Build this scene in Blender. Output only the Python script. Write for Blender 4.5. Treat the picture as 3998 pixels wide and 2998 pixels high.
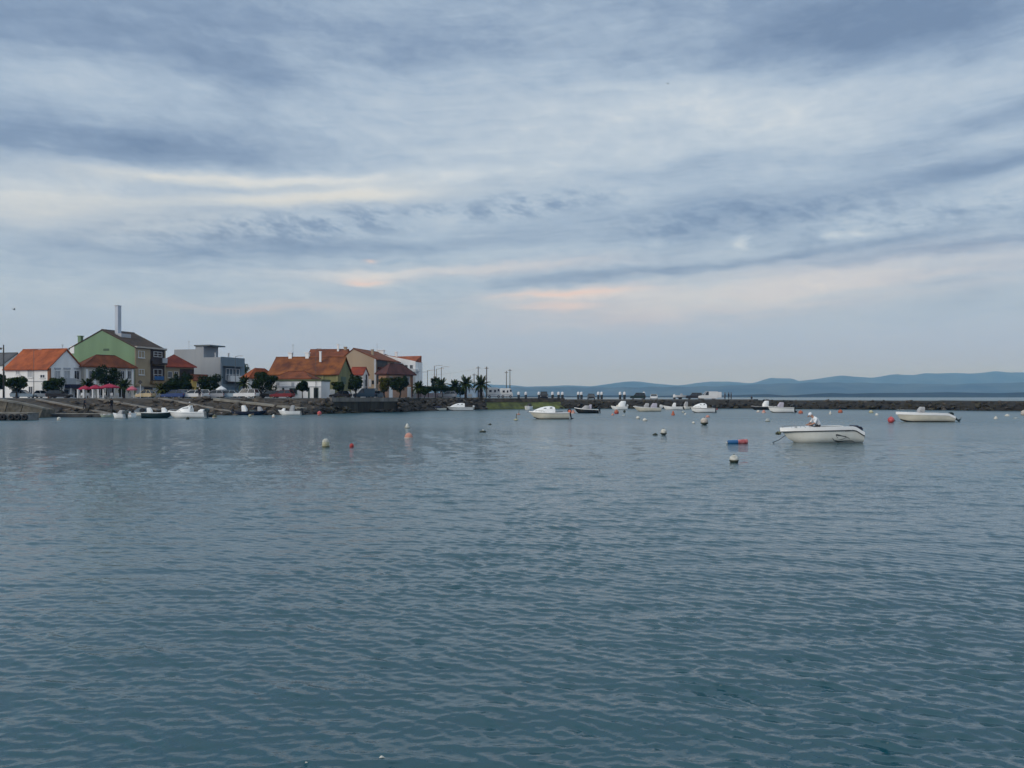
import bpy, bmesh, math, random
import numpy as np
from mathutils import Vector, Matrix, Euler
R = math.radians
for _o in list(bpy.data.objects):
    bpy.data.objects.remove(_o, do_unlink=True)
scene = bpy.context.scene
COL = scene.collection

# ------------------------------------------------------------------ camera
FOC = 3110.0            # focal length in photograph pixels (3998 wide)
HZ = 1548.0             # row of the horizon in the photograph
CAMZ = 3.0              # eye height above the water
camd = bpy.data.cameras.new('camera')
camd.sensor_width = 36.0
camd.lens = 36.0 * FOC / 3998.0
camd.shift_y = (HZ - 1499.0) / 3998.0
camd.clip_start = 0.1
camd.clip_end = 60000
cam = bpy.data.objects.new('camera', camd)
COL.objects.link(cam)
cam.location = (0, 0, CAMZ)
cam.rotation_euler = (R(90), 0, 0)
scene.camera = cam

# ------------------------------------------------------------------ render settings
scene.render.engine = 'CYCLES'
scene.cycles.use_denoising = True
scene.cycles.max_bounces = 6
scene.cycles.volume_bounces = 0
scene.cycles.caustics_reflective = False
scene.cycles.caustics_refractive = False
scene.cycles.sample_clamp_indirect = 4.0
scene.view_settings.view_transform = 'Standard'
scene.view_settings.look = 'None'
scene.view_settings.gamma = 1.0
scene.view_settings.exposure = 0.24

# ------------------------------------------------------------------ sun (veiled by cloud)
SUN_AZ, SUN_EL = R(-128), R(22)      # azimuth from +Y towards +X, elevation
sd = bpy.data.lights.new('sun', 'SUN')
sd.energy = 1.5
sd.angle = R(30)
sd.color = (1.0, 0.93, 0.84)
sun = bpy.data.objects.new('sun', sd)
COL.objects.link(sun)
_d = Vector((math.sin(SUN_AZ) * math.cos(SUN_EL), math.cos(SUN_AZ) * math.cos(SUN_EL), math.sin(SUN_EL)))
sun.rotation_euler = _d.to_track_quat('Z', 'Y').to_euler()

# ------------------------------------------------------------------ sky
world = bpy.data.worlds.new('World')
scene.world = world
world.use_nodes = True
NT = world.node_tree
NT.nodes.clear()

class G:
    """tiny node-graph helper"""
    def __init__(s, nt): s.nt = nt
    def n(s, t, **kw):
        x = s.nt.nodes.new(t)
        for k, v in kw.items(): setattr(x, k, v)
        return x
    def put(s, sock, v):
        if isinstance(v, bpy.types.NodeSocket): s.nt.links.new(v, sock)
        else: sock.default_value = v
    def m(s, op, a, b=0.0, c=0.0, clamp=False):
        x = s.n('ShaderNodeMath', operation=op, use_clamp=clamp)
        s.put(x.inputs[0], a); s.put(x.inputs[1], b)
        if len(x.inputs) > 2: s.put(x.inputs[2], c)
        return x.outputs[0]
    def xyz(s, a, b, c):
        x = s.n('ShaderNodeCombineXYZ')
        for i, v in enumerate((a, b, c)): s.put(x.inputs[i], v)
        return x.outputs[0]
    def noise(s, vec, scale=1.0, detail=4.0, rough=0.5, dist=0.0):
        x = s.n('ShaderNodeTexNoise')
        s.put(x.inputs['Vector'], vec)
        x.inputs['Scale'].default_value = scale
        x.inputs['Detail'].default_value = detail
        x.inputs['Roughness'].default_value = rough
        x.inputs['Distortion'].default_value = dist
        return x.outputs['Fac']
    def ramp(s, fac, stops, interp='LINEAR'):
        x = s.n('ShaderNodeValToRGB')
        x.color_ramp.interpolation = interp
        el = x.color_ramp.elements
        while len(el) < len(stops): el.new(0.5)
        for e, (p, c) in zip(el, stops):
            e.position = p; e.color = (c[0], c[1], c[2], 1)
        s.put(x.inputs[0], fac)
        return x.outputs[0]
    def mix(s, fac, a, b, blend='MIX'):
        x = s.n('ShaderNodeMix', data_type='RGBA', blend_type=blend)
        s.put(x.inputs['Factor'], fac)
        s.put(x.inputs[6], a if isinstance(a, bpy.types.NodeSocket) else (*a, 1))
        s.put(x.inputs[7], b if isinstance(b, bpy.types.NodeSocket) else (*b, 1))
        return x.outputs[2]
    def smooth(s, v, lo, hi, a=0.0, b=1.0):
        x = s.n('ShaderNodeMapRange', interpolation_type='SMOOTHSTEP')
        s.put(x.inputs['Value'], v)
        x.inputs['From Min'].default_value = lo; x.inputs['From Max'].default_value = hi
        x.inputs['To Min'].default_value = a; x.inputs['To Max'].default_value = b
        return x.outputs[0]

def sky():
    g = G(NT)
    tc = g.n('ShaderNodeTexCoord')
    sp = g.n('ShaderNodeSeparateXYZ')
    NT.links.new(tc.outputs['Generated'], sp.inputs[0])
    x, y, z = sp.outputs
    az = g.m('ARCTAN2', x, y)
    el = g.m('ARCSINE', z)
    el = g.m('ABSOLUTE', el)
    # wind-sheared, gently warped cloud coordinates (azimuth, elevation)
    wp = g.noise(g.xyz(g.m('MULTIPLY', az, 3.0), g.m('MULTIPLY', el, 8.0), 3.1), 1.0, 3, 0.55)
    wq = g.noise(g.xyz(g.m('MULTIPLY', az, 9.0), g.m('MULTIPLY', el, 26.0), 8.7), 1.0, 4, 0.6)
    w1 = g.m('SUBTRACT', wp, 0.5)
    w2 = g.m('SUBTRACT', wq, 0.5)
    u = g.m('ADD', az, g.m('ADD', g.m('MULTIPLY', w1, 0.20), g.m('MULTIPLY', w2, 0.05)))
    v = g.m('ADD', el, g.m('ADD', g.m('MULTIPLY', w2, 0.026), g.m('MULTIPLY', w1, 0.035)))
    v = g.m('SUBTRACT', v, g.m('MULTIPLY', az, 0.03))

    def uv(px, py):
        a = math.atan((px - 1999) / FOC)
        return a, math.atan((HZ - py) / FOC * math.cos(a)) - 0.03 * a
    shear = {}
    def sheared(tilt):
        if tilt not in shear:
            shear[tilt] = g.xyz(u, g.m('MULTIPLY_ADD', u, -tilt, v) if tilt else v, 0.0)
        return shear[tilt]
    def blob(*a): return a
    def add(*blobs):
        """sum of soft elliptical cloud banks; centre, radii, tilt, weight, hard underside (pixels of a 2212-wide view)"""
        acc = 0.0
        k = 3998 / 2212.0
        for bl in blobs:
            if isinstance(bl, bpy.types.NodeSocket):
                acc = g.m('ADD', acc, bl); continue
            x2, y2, rx, ry = bl[:4]
            tilt = bl[4] if len(bl) > 4 else 0.0
            w = bl[5] if len(bl) > 5 else 1.0
            sharp = bl[6] if len(bl) > 6 else None
            a0, e0 = uv(x2 * k, y2 * k)
            ra, re = rx * k / FOC, ry * k / FOC
            vm = g.n('ShaderNodeVectorMath', operation='MULTIPLY_ADD')
            g.put(vm.inputs[0], sheared(tilt))
            vm.inputs[1].default_value = (1 / ra, 1 / re, 0)
            vm.inputs[2].default_value = (-a0 / ra, -(e0 - tilt * a0) / re, 0)
            q = vm.outputs[0]
            if sharp:
                sx = g.n('ShaderNodeSeparateXYZ'); g.put(sx.inputs[0], q)
                dv = g.m('MINIMUM', sx.outputs[1], g.m('MULTIPLY', sx.outputs[1], 1 + sharp))
                q = g.xyz(sx.outputs[0], dv, 0.0)
            dt = g.n('ShaderNodeVectorMath', operation='DOT_PRODUCT')
            g.put(dt.inputs[0], q); g.put(dt.inputs[1], q)
            acc = g.m('MULTIPLY_ADD', g.m('POWER', 0.36788, dt.outputs['Value']), w, acc)
        return acc
    # texture of the layer
    big = g.noise(g.xyz(g.m('MULTIPLY', u, 3.0), g.m('MULTIPLY', v, 10.0), 1.3), 1.0, 6, 0.58)
    streak = g.noise(g.xyz(g.m('MULTIPLY', u, 7.0), g.m('MULTIPLY', v, 70.0), 5.2), 1.0, 6, 0.62)
    fine = g.noise(g.xyz(g.m('MULTIPLY', g.m('MULTIPLY_ADD', el, 0.9, az), 34.0), g.m('MULTIPLY', el, 62.0), 2.2), 1.0, 5, 0.64)
    mid = g.noise(g.xyz(g.m('MULTIPLY', u, 11.0), g.m('MULTIPLY', v, 30.0), 9.2), 1.0, 5, 0.6)
    hair = g.noise(g.xyz(g.m('MULTIPLY', u, 16.0), g.m('MULTIPLY', v, 190.0), 6.6), 1.0, 4, 0.6)
    body = g.smooth(el, 0.065, 0.16)          # layer dissolves into smooth air near the horizon
    t = add(g.m('MULTIPLY', g.m('SUBTRACT', big, 0.5), 0.30),
            g.m('MULTIPLY', g.m('SUBTRACT', streak, 0.5), 0.34),
            g.m('MULTIPLY', g.m('SUBTRACT', mid, 0.5), 0.50),
            g.m('MULTIPLY', g.m('SUBTRACT', fine, 0.5), 0.28),
            g.m('MULTIPLY', g.m('SUBTRACT', hair, 0.5), g.smooth(el, 0.36, 0.10, 0.06, 0.30)))
    t = g.m('MULTIPLY', t, g.m('ADD', 0.25, g.m('MULTIPLY', body, 0.75)))
    dark = add(blob(60, 312, 380, 66, 0.02, 0.40, 1.6), blob(420, 330, 240, 40, 0.02, 0.20, 1.0), blob(120, 40, 520, 80, 0.0, 0.36),
               blob(860, 105, 330, 42, 0.0, 0.26), blob(500, 150, 130, 62, 0.0, 0.34),
               blob(1900, 70, 400, 100, -0.05, 0.66, 0.9), blob(1100, 10, 900, 60, 0.0, 0.20), blob(2200, 250, 190, 36, 0.16, 0.34),
               blob(2160, 352, 170, 20, 0.05, 0.40), blob(1480, 576, 420, 11, 0.03, 0.34),
               blob(2050, 540, 300, 12, 0.02, 0.30), blob(1560, 470, 380, 42, 0.02, 0.26), blob(1480, 350, 300, 26, 0.03, 0.16),
               blob(820, 530, 300, 18, 0.02, 0.24), blob(300, 545, 400, 24, 0.0, 0.16))
    puffs = g.m('MULTIPLY', g.smooth(fine, 0.40, 0.66), add(blob(640, 488, 330, 36, 0.09, 0.46), blob(1160, 440, 200, 22, 0.06, 0.40), blob(1980, 470, 300, 60, 0.0, 0.28), blob(1500, 480, 260, 40, 0.0, 0.26)))
    bright = add(blob(1250, 300, 480, 100, 0.02, 0.16), blob(1650, 215, 260, 34, -0.06, 0.18), blob(1750, 280, 360, 50, 0.0, 0.14),
                 blob(680, 427, 260, 13, 0.05, 0.44), blob(480, 384, 300, 10, 0.0, 0.40), blob(1000, 382, 300, 14, 0.0, 0.20),
                 blob(40, 425, 240, 30, 0.02, 0.20), blob(600, 110, 260, 34, 0.0, 0.22), blob(300, 190, 360, 30, 0.0, 0.16),
                 blob(880, 583, 260, 9, 0.02, 0.30), blob(1590, 525, 26, 7, -0.2, 0.34), blob(1770, 512, 20, 6, -0.2, 0.36), blob(1825, 508, 26, 6, -0.1, 0.30),
                 blob(1415, 522, 26, 9, 0.0, 0.16), blob(1230, 634, 170, 14, 0.02, 0.30), blob(1750, 610, 420, 34, 0.02, 0.18),
                 blob(2100, 430, 300, 40, 0.05, 0.16), blob(2180, 290, 90, 22, 0.1, 0.26), blob(840, 598, 44, 8, 0.0, 0.3))
    t = g.m('ADD', t, 0.58)
    t = g.m('SUBTRACT', t, add(dark, puffs))
    t = g.m('ADD', t, bright)
    t = g.m('ADD', t, g.smooth(el, 0.50, 1.0, 0.0, 0.25))   # the deck thins towards the zenith
    cloud = g.ramp(t, [(0.0, (0.148, 0.213, 0.325)), (0.25, (0.213, 0.290, 0.412)), (0.55, (0.337, 0.424, 0.535)),
                       (0.80, (0.451, 0.526, 0.606)), (1.0, (0.588, 0.629, 0.661))])
    # afterglow on the thin edges
    warm = add(blob(680, 432, 260, 18, 0.05, 0.60), blob(20, 440, 260, 60, 0.0, 0.22), blob(450, 386, 320, 14, 0.0, 0.40), blob(250, 470, 300, 40, 0.0, 0.3))
    peach = add(blob(1230, 632, 150, 11, 0.03, 1.0), blob(1205, 660, 85, 12, 0.0, 0.85), blob(838, 598, 40, 8, 0.0, 1.0), blob(828, 558, 18, 4, 0.0, 0.8),
                blob(1700, 622, 480, 44, 0.02, 0.36), blob(1350, 690, 300, 28, 0.0, 0.26), blob(1000, 580, 300, 12, 0.02, 0.40),
                blob(600, 660, 200, 9, 0.0, 0.35))
    glow = g.smooth(t, 0.35, 0.9, 0.35, 1.0)
    cloud = g.mix(g.m('MULTIPLY', warm, glow, clamp=True), cloud, (0.612, 0.603, 0.553))
    cloud = g.mix(g.m('MULTIPLY', g.m('MULTIPLY', peach, g.smooth(streak, 0.30, 0.60, 0.45, 1.0)), 0.9, clamp=True), cloud, (0.666, 0.544, 0.500))
    low = g.smooth(el, 0.02, 0.12, 0.85, 0.0)
    cloud = g.mix(low, cloud, (0.318, 0.392, 0.600))
    # like any overcast, the deck is brightest overhead
    zen = g.n('ShaderNodeVectorMath', operation='SCALE')
    NT.links.new(cloud, zen.inputs[0]); g.put(zen.inputs['Scale'], g.smooth(el, 0.45, 1.35, 1.0, 1.4))
    cloud = zen.outputs[0]
    # clear sky shows faintly through the deck
    st = g.n('ShaderNodeTexSky', sky_type='NISHITA')
    st.sun_disc = False
    st.sun_elevation = SUN_EL
    st.sun_rotation = SUN_AZ
    st.air_density = 1.0; st.dust_density = 1.0; st.ozone_density = 2.0
    STR = 0.1
    sc = g.n('ShaderNodeVectorMath', operation='SCALE')
    NT.links.new(cloud, sc.inputs[0]); sc.inputs['Scale'].default_value = 1.0 / STR
    thin = g.smooth(big, 0.50, 0.75, 0.03, 0.14)
    colr = g.mix(thin, sc.outputs[0], st.outputs[0])
    bg = g.n('ShaderNodeBackground')
    NT.links.new(colr, bg.inputs[0]); bg.inputs[1].default_value = STR
    out = g.n('ShaderNodeOutputWorld')
    NT.links.new(bg.outputs[0], out.inputs[0])
sky()
world.cycles.sampling_method = 'MANUAL'
world.cycles.sample_map_resolution = 512

# ------------------------------------------------------------------ places
ROADZ = 2.75
def P(px, py, Y):
    """world point at distance Y that stands at photograph pixel px, py"""
    return Vector(((px - 1999.0) / FOC * Y, Y, CAMZ + (HZ - py) / FOC * Y))
def WX(px, Y): return (px - 1999.0) / FOC * Y
def WZ(py, Y): return CAMZ + (HZ - py) / FOC * Y
def YW(py): return CAMZ * FOC / (py - HZ)      # distance of a point on the water

# ------------------------------------------------------------------ materials
MATS = {}
def mat(name, col, rough=0.7, var=0.12, scale=3.0, bump=0.0, bscale=None, spec=0.5, metal=0.0, streaky=False, coat=0.0, col2=None, gen=False):
    if name in MATS: return MATS[name]
    m = bpy.data.materials.new(name); m.use_nodes = True
    nt = m.node_tree; nt.nodes.clear(); g = G(nt)
    tc = g.n('ShaderNodeTexCoord'); src = tc.outputs['Object']
    if streaky:
        mp = g.n('ShaderNodeMapping'); mp.inputs['Scale'].default_value = (1.0, 1.0, 0.12)
        nt.links.new(src, mp.inputs[0]); src = mp.outputs[0]
    oi = g.n('ShaderNodeObjectInfo')
    off = g.n('ShaderNodeVectorMath', operation='ADD'); nt.links.new(src, off.inputs[0])
    sh = g.m('MULTIPLY', oi.outputs['Random'], 37.0)
    nt.links.new(g.xyz(sh, sh, sh), off.inputs[1])
    nz = g.noise(off.outputs[0], scale, 6, 0.6)
    k = g.smooth(nz, 0.3, 0.7)
    c1 = tuple(max(0, c * (1 - var)) for c in col); c2 = tuple(min(1, c * (1 + var)) for c in col)
    if col2: c2 = col2
    cc = g.mix(k, c1, c2)
    b = g.n('ShaderNodeBsdfPrincipled')
    nt.links.new(cc, b.inputs['Base Color'])
    b.inputs['Roughness'].default_value = rough
    b.inputs['Metallic'].default_value = metal
    b.inputs['Specular IOR Level'].default_value = spec
    b.inputs['Coat Weight'].default_value = coat
    if bump:
        bp = g.n('ShaderNodeBump'); bp.inputs['Strength'].default_value = min(1, bump); bp.inputs['Distance'].default_value = 0.1
        nt.links.new(g.noise(off.outputs[0], bscale or scale * 4, 5, 0.6), bp.inputs['Height'])
        nt.links.new(bp.outputs[0], b.inputs['Normal'])
    o = g.n('ShaderNodeOutputMaterial'); nt.links.new(b.outputs[0], o.inputs[0])
    MATS[name] = m
    return m

# ------------------------------------------------------------------ objects
def link(name, data):
    o = bpy.data.objects.new(name, data); COL.objects.link(o); return o
def tag(o, label=None, cat=None, group=None, kind=None):
    if label: o['label'] = label
    if cat: o['category'] = cat
    if group: o['group'] = group
    if kind: o['kind'] = kind
    return o
def empty(name, loc=(0, 0, 0), rz=0.0):
    o = link(name, None); o.location = loc; o.rotation_euler = (0, 0, rz); o.empty_display_size = 0.2
    return o
def copy_tree(o, parent=None):
    c = o.copy(); COL.objects.link(c); c.parent = parent
    for ch in list(o.children): copy_tree(ch, c)
    return c

class MB:
    """mesh builder: gathers shapes, links them as one object"""
    def __init__(s): s.v = []; s.f = []; s.mi = []; s.cur = 0
    def add(s, vs, fs):
        n = len(s.v); s.v += [tuple(q) for q in vs]
        for f in fs: s.f.append(tuple(i + n for i in f)); s.mi.append(s.cur)
        return s
    def box(s, x0, x1, y0, y1, z0, z1):
        return s.add([(x0, y0, z0), (x1, y0, z0), (x1, y1, z0), (x0, y1, z0), (x0, y0, z1), (x1, y0, z1), (x1, y1, z1), (x0, y1, z1)],
                     [(0, 3, 2, 1), (4, 5, 6, 7), (0, 1, 5, 4), (1, 2, 6, 5), (2, 3, 7, 6), (3, 0, 4, 7)])
    def prism(s, pts, y0, y1, axis='y'):
        """polygon (a, z) extruded along axis"""
        n = len(pts)
        if axis == 'y': f = lambda a, z, t: (a, t, z)
        elif axis == 'x': f = lambda a, z, t: (t, a, z)
        else: f = lambda a, z, t: (a, z, t)
        vs = [f(a, z, y0) for a, z in pts] + [f(a, z, y1) for a, z in pts]
        fs = [tuple(range(n)), tuple(range(2 * n - 1, n - 1, -1))] + [((i + 1) % n, i, n + i, n + (i + 1) % n) for i in range(n)]
        return s.add(vs, fs)
    def tube(s, pts, r, seg=8, cap=True):
        pts = [Vector(p) for p in pts]; rs = r if isinstance(r, (list, tuple)) else [r] * len(pts)
        vs = []; fs = []
        for i, p in enumerate(pts):
            d = (pts[min(i + 1, len(pts) - 1)] - pts[max(i - 1, 0)]).normalized()
            a = d.orthogonal().normalized() if i == 0 else (pa - d * pa.dot(d)).normalized()
            pa = a; b = d.cross(a)
            for k in range(seg):
                t = 2 * math.pi * k / seg
                vs.append(p + (a * math.cos(t) + b * math.sin(t)) * rs[i])
        for i in range(len(pts) - 1):
            for k in range(seg):
                fs.append((i * seg + k, i * seg + (k + 1) % seg, (i + 1) * seg + (k + 1) % seg, (i + 1) * seg + k))
        if cap:
            fs.append(tuple(range(seg - 1, -1, -1))); fs.append(tuple((len(pts) - 1) * seg + k for k in range(seg)))
        return s.add(vs, fs)
    def lathe(s, prof, seg=16, c=(0, 0, 0)):
        """profile of (r, z) turned round z"""
        vs = []; fs = []
        for r, z in prof:
            for k in range(seg):
                t = 2 * math.pi * k / seg
                vs.append((c[0] + r * math.cos(t), c[1] + r * math.sin(t), c[2] + z))
        for i in range(len(prof) - 1):
            for k in range(seg):
                fs.append((i * seg + k, i * seg + (k + 1) % seg, (i + 1) * seg + (k + 1) % seg, (i + 1) * seg + k))
        fs.append(tuple(range(seg - 1, -1, -1))); fs.append(tuple((len(prof) - 1) * seg + k for k in range(seg)))
        return s.add(vs, fs)
    def ball(s, c, rx, ry=None, rz=None, seg=14, rings=8):
        ry = ry or rx; rz = rz or rx
        vs = [(c[0], c[1], c[2] - rz)]; fs = []
        for i in range(1, rings):
            a = -math.pi / 2 + math.pi * i / rings
            for k in range(seg):
                t = 2 * math.pi * k / seg
                vs.append((c[0] + rx * math.cos(a) * math.cos(t), c[1] + ry * math.cos(a) * math.sin(t), c[2] + rz * math.sin(a)))
        vs.append((c[0], c[1], c[2] + rz)); top = len(vs) - 1
        for k in range(seg):
            fs.append((0, 1 + (k + 1) % seg, 1 + k))
            fs.append((top, top - seg + k, top - seg + (k + 1) % seg))
        for i in range(rings - 2):
            for k in range(seg):
                a = 1 + i * seg; b = a + seg
                fs.append((a + k, a + (k + 1) % seg, b + (k + 1) % seg, b + k))
        return s.add(vs, fs)
    def loft(s, secs, closed=False, caps=False):
        m = len(secs[0]); vs = [p for sec in secs for p in sec]; fs = []
        for i in range(len(secs) - 1):
            for k in range(m if closed else m - 1):
                k2 = (k + 1) % m
                fs.append((i * m + k, i * m + k2, (i + 1) * m + k2, (i + 1) * m + k))
        if caps:
            fs.append(tuple(range(m - 1, -1, -1))); fs.append(tuple((len(secs) - 1) * m + k for k in range(m)))
        return s.add(vs, fs)
    def mesh(s, name, mats, smooth=False):
        me = bpy.data.meshes.new(name)
        me.from_pydata(s.v, [], s.f)
        mats = mats if isinstance(mats, (list, tuple)) else [mats]
        for m in mats: me.materials.append(m)
        me.polygons.foreach_set('material_index', s.mi)
        bm = bmesh.new(); bm.from_mesh(me); bmesh.ops.recalc_face_normals(bm, faces=bm.faces[:]); bm.to_mesh(me); bm.free()
        if smooth:
            me.polygons.foreach_set('use_smooth', [True] * len(me.polygons))
            if smooth is not True:
                me.set_sharp_from_angle(angle=R(smooth))
        me.update()
        return me
    def build(s, name, mats, parent=None, smooth=False, bevel=0.0):
        o = link(name, s.mesh(name, mats, smooth)); o.parent = parent
        if bevel:
            b = o.modifiers.new('bevel', 'BEVEL'); b.width = bevel; b.segments = 2; b.limit_method = 'ANGLE'
        return o

# ------------------------------------------------------------------ water
def wave_field(x, y, cell):
    """height and horizontal push of a short wind chop; each wave fades where the mesh is too coarse for it"""
    rng = np.random.default_rng(11)
    h = np.zeros_like(x); dx = np.zeros_like(x); dy = np.zeros_like(x); gx = np.zeros_like(x); gy = np.zeros_like(x)
    main = R(258)          # the wind drives the chop towards the lower left of the picture
    lam = np.concatenate([np.geomspace(0.065, 0.12, 40), np.geomspace(0.12, 0.30, 60), np.geomspace(0.30, 1.8, 22)])
    for l in lam:
        k = 2 * np.pi / l
        spread = 0.80 if l < 0.12 else 0.50 if l < 0.30 else 0.5
        th = main + rng.normal(0, spread)
        slope = 0.020 if l < 0.12 else 0.033 if l < 0.30 else 0.024
        slope *= rng.uniform(0.5, 1.35)
        a = slope / k
        ph = rng.uniform(0, 2 * np.pi)
        fade = np.clip((l / cell - 2.2) / 2.0, 0, 1)
        cx, sy = math.cos(th), math.sin(th)
        arg = k * (x * cx + y * sy) + ph
        c, s_ = np.cos(arg) * fade, np.sin(arg) * fade
        h += a * c
        q = 0.45 * a
        dx -= q * cx * s_; dy -= q * sy * s_
        gx -= slope * cx * s_; gy -= slope * sy * s_
    gust = 0.84 + 0.20 * np.sin(0.21 * x + 0.13 * y + 1.0) * np.sin(0.09 * y - 0.17 * x + 2.0) + 0.10 * np.sin(0.53 * x - 0.31 * y + 1.5 * np.sin(0.2 * y))
    shelter = np.clip((190 - np.hypot(x, y)) / 130, 0.25, 1)
    steep = np.hypot(gx, gy) * gust
    gust = gust / (1.0 + (steep / 0.34) ** 6) ** (1.2 / 6)     # no crest steepens until it folds
    h = h * gust * shelter
    lean = 1.45           # the breeze tips the crests over towards the camera
    return h, dx * gust * shelter + lean * h * math.cos(main), dy * gust * shelter + lean * h * math.sin(main)

def water_mat():
    m = bpy.data.materials.new('sea_water'); m.use_nodes = True
    nt = m.node_tree; nt.nodes.clear(); g = G(nt)
    ge = g.n('ShaderNodeNewGeometry')
    sp = g.n('ShaderNodeSeparateXYZ'); nt.links.new(ge.outputs['Position'], sp.inputs[0])
    X, Y, Z = sp.outputs
    dist = g.m('SQRT', g.m('ADD', g.m('MULTIPLY', X, X), g.m('MULTIPLY', Y, Y)))
    b = g.n('ShaderNodeBsdfPrincipled')
    tint = g.noise(g.xyz(g.m('MULTIPLY', X, 0.05), g.m('MULTIPLY', Y, 0.03), 0.0), 1.0, 3, 0.5)
    nt.links.new(g.mix(g.smooth(tint, 0.35, 0.65), (0.005, 0.054, 0.075), (0.007, 0.064, 0.086)), b.inputs['Base Color'])
    b.inputs['IOR'].default_value = 1.47
    b.inputs['Specular IOR Level'].default_value = 0.6
    b.inputs['Roughness'].default_value = 0.05
    nt.links.new(g.smooth(dist, 35, 120, 0.03, 0.28), b.inputs['Roughness'])
    # ripples: finer than the mesh near by, whole chop farther out; crests sharper than troughs
    rot = R(12)
    xr = g.m('ADD', g.m('MULTIPLY', X, math.cos(rot)), g.m('MULTIPLY', Y, math.sin(rot)))
    yr = g.m('SUBTRACT', g.m('MULTIPLY', Y, math.cos(rot)), g.m('MULTIPLY', X, math.sin(rot)))
    def crest(fx, fy, z, det):
        n = g.noise(g.xyz(g.m('MULTIPLY', xr, fx), g.m('MULTIPLY', yr, fy), z), 1.0, det, 0.55)
        return g.m('SUBTRACT', 1.0, g.m('ABSOLUTE', g.m('MULTIPLY_ADD', n, 3.0, -1.5)))
    f1 = g.noise(g.xyz(g.m('MULTIPLY', xr, 6.5), g.m('MULTIPLY', yr, 13.0), 0.3), 1.0, 3, 0.55)
    f15 = crest(3.0, 6.0, 2.3, 3)
    f2 = crest(1.0, 1.9, 4.3, 4)
    f3 = g.noise(g.xyz(g.m('MULTIPLY', xr, 0.30), g.m('MULTIPLY', yr, 0.7), 7.3), 1.0, 4, 0.55)
    # cat's-paws: patches where the breeze ruffles the surface
    paw = g.smooth(g.noise(g.xyz(g.m('MULTIPLY', X, 0.018), g.m('MULTIPLY', Y, 0.035), 1.7), 1.0, 3, 0.5), 0.35, 0.65, 0.55, 1.0)
    near = g.smooth(dist, 6, 60, 1.0, 0.6)
    a1 = g.m('MULTIPLY', g.m('MULTIPLY', f1, 0.006), near)
    a15 = g.m('MULTIPLY', g.m('MULTIPLY', f15, 0.024), g.smooth(dist, 12, 40))
    a2 = g.m('MULTIPLY', g.m('MULTIPLY', f2, 0.042), g.m('MULTIPLY', g.smooth(dist, 30, 70), paw))
    a3 = g.m('MULTIPLY', g.m('MULTIPLY', f3, 0.15), g.m('MULTIPLY', g.smooth(dist, 25, 120), paw))
    hh = g.m('ADD', g.m('ADD', a1, a15), g.m('ADD', a2, a3))
    hh = g.m('MULTIPLY', hh, g.smooth(dist, 95, 190, 1.0, 0.35))
    bp = g.n('ShaderNodeBump'); bp.inputs['Strength'].default_value = 1.0; bp.inputs['Distance'].default_value = 1.0
    nt.links.new(hh, bp.inputs['Height']); nt.links.new(bp.outputs[0], b.inputs['Normal'])
    o = g.n('ShaderNodeOutputMaterial'); nt.links.new(b.outputs[0], o.inputs[0])
    return m

def make_water():
    r = [3.5]
    while r[-1] < 36: r.append(r[-1] * 1.0030)
    while r[-1] < 150: r.append(r[-1] * 1.0062)
    while r[-1] < 30000: r.append(r[-1] * 1.35)
    r = np.array(r)
    th = np.linspace(R(-48), R(48), 780)
    rr, tt = np.meshgrid(r, th, indexing='ij')
    x = rr * np.sin(tt); y = rr * np.cos(tt)
    cell = rr * np.where(rr < 36, 0.0030, 0.0062) + np.where(rr > 149, 1000, 0)
    h, dx, dy = wave_field(x, y, cell)
    vs = np.stack([x + dx, y + dy, h], -1).reshape(-1, 3)
    nr, nt_ = rr.shape
    idx = np.arange(nr * nt_).reshape(nr, nt_)
    quads = np.stack([idx[:-1, :-1], idx[:-1, 1:], idx[1:, 1:], idx[1:, :-1]], -1).reshape(-1, 4)[:, ::-1]
    me = bpy.data.meshes.new('water')
    me.vertices.add(len(vs)); me.vertices.foreach_set('co', vs.ravel())
    me.loops.add(quads.size); me.loops.foreach_set('vertex_index', quads.ravel())
    me.polygons.add(len(quads)); me.polygons.foreach_set('loop_start', np.arange(0, quads.size, 4)); me.polygons.foreach_set('loop_total', np.full(len(quads), 4))
    me.polygons.foreach_set('use_smooth', np.ones(len(quads), bool))
    me.update(calc_edges=True)
    me.materials.append(water_mat())
    tag(link('water', me), kind='structure')
make_water()

# ------------------------------------------------------------------ far shore and hills
def ridge_line(pts, px):
    xs = [p[0] for p in pts]; ys = [p[1] for p in pts]
    return np.interp(px, xs, ys)
def hills(name, Y, pts, depth, seed, m, rough=1.0):
    rng = np.random.default_rng(seed)
    pxs = np.linspace(pts[0][0], pts[-1][0], 420)
    crest = CAMZ + (HZ - ridge_line(pts, pxs)) / FOC * Y
    x0 = (pxs - 1999) / FOC * Y
    wob = np.zeros_like(pxs)
    for k in range(40):
        wob += rng.normal() * np.sin(x0 / rng.uniform(35, 700) + rng.uniform(0, 6.3)) * rough * 0.5
    crest = np.maximum(crest + wob, 1.0)
    rows = []
    n = 26
    for j in range(n + 1):
        t = j / n                    # foot to crest and down the far side
        f = math.sin(min(t / 0.72, 1) * math.pi / 2) if t < 0.72 else math.cos((t - 0.72) / 0.28 * math.pi / 2)
        sp = np.zeros_like(pxs)
        for k in range(9):
            sp += rng.normal() * np.sin(x0 / rng.uniform(120, 700) + rng.uniform(0, 6.3))
        z = np.minimum(crest * f + sp * 1.8 * rough * math.sin(math.pi * t), crest) if 0 < j < n else np.full_like(pxs, -2.0)
        y = Y + depth * (t - 0.72)
        rows.append(np.stack([x0 * y / Y, np.full_like(x0, y), z], -1))
    mb = MB(); mb.loft([[tuple(p) for p in r] for r in rows])
    o = mb.build(name, m, None, True)
    return tag(o, kind='structure')
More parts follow.
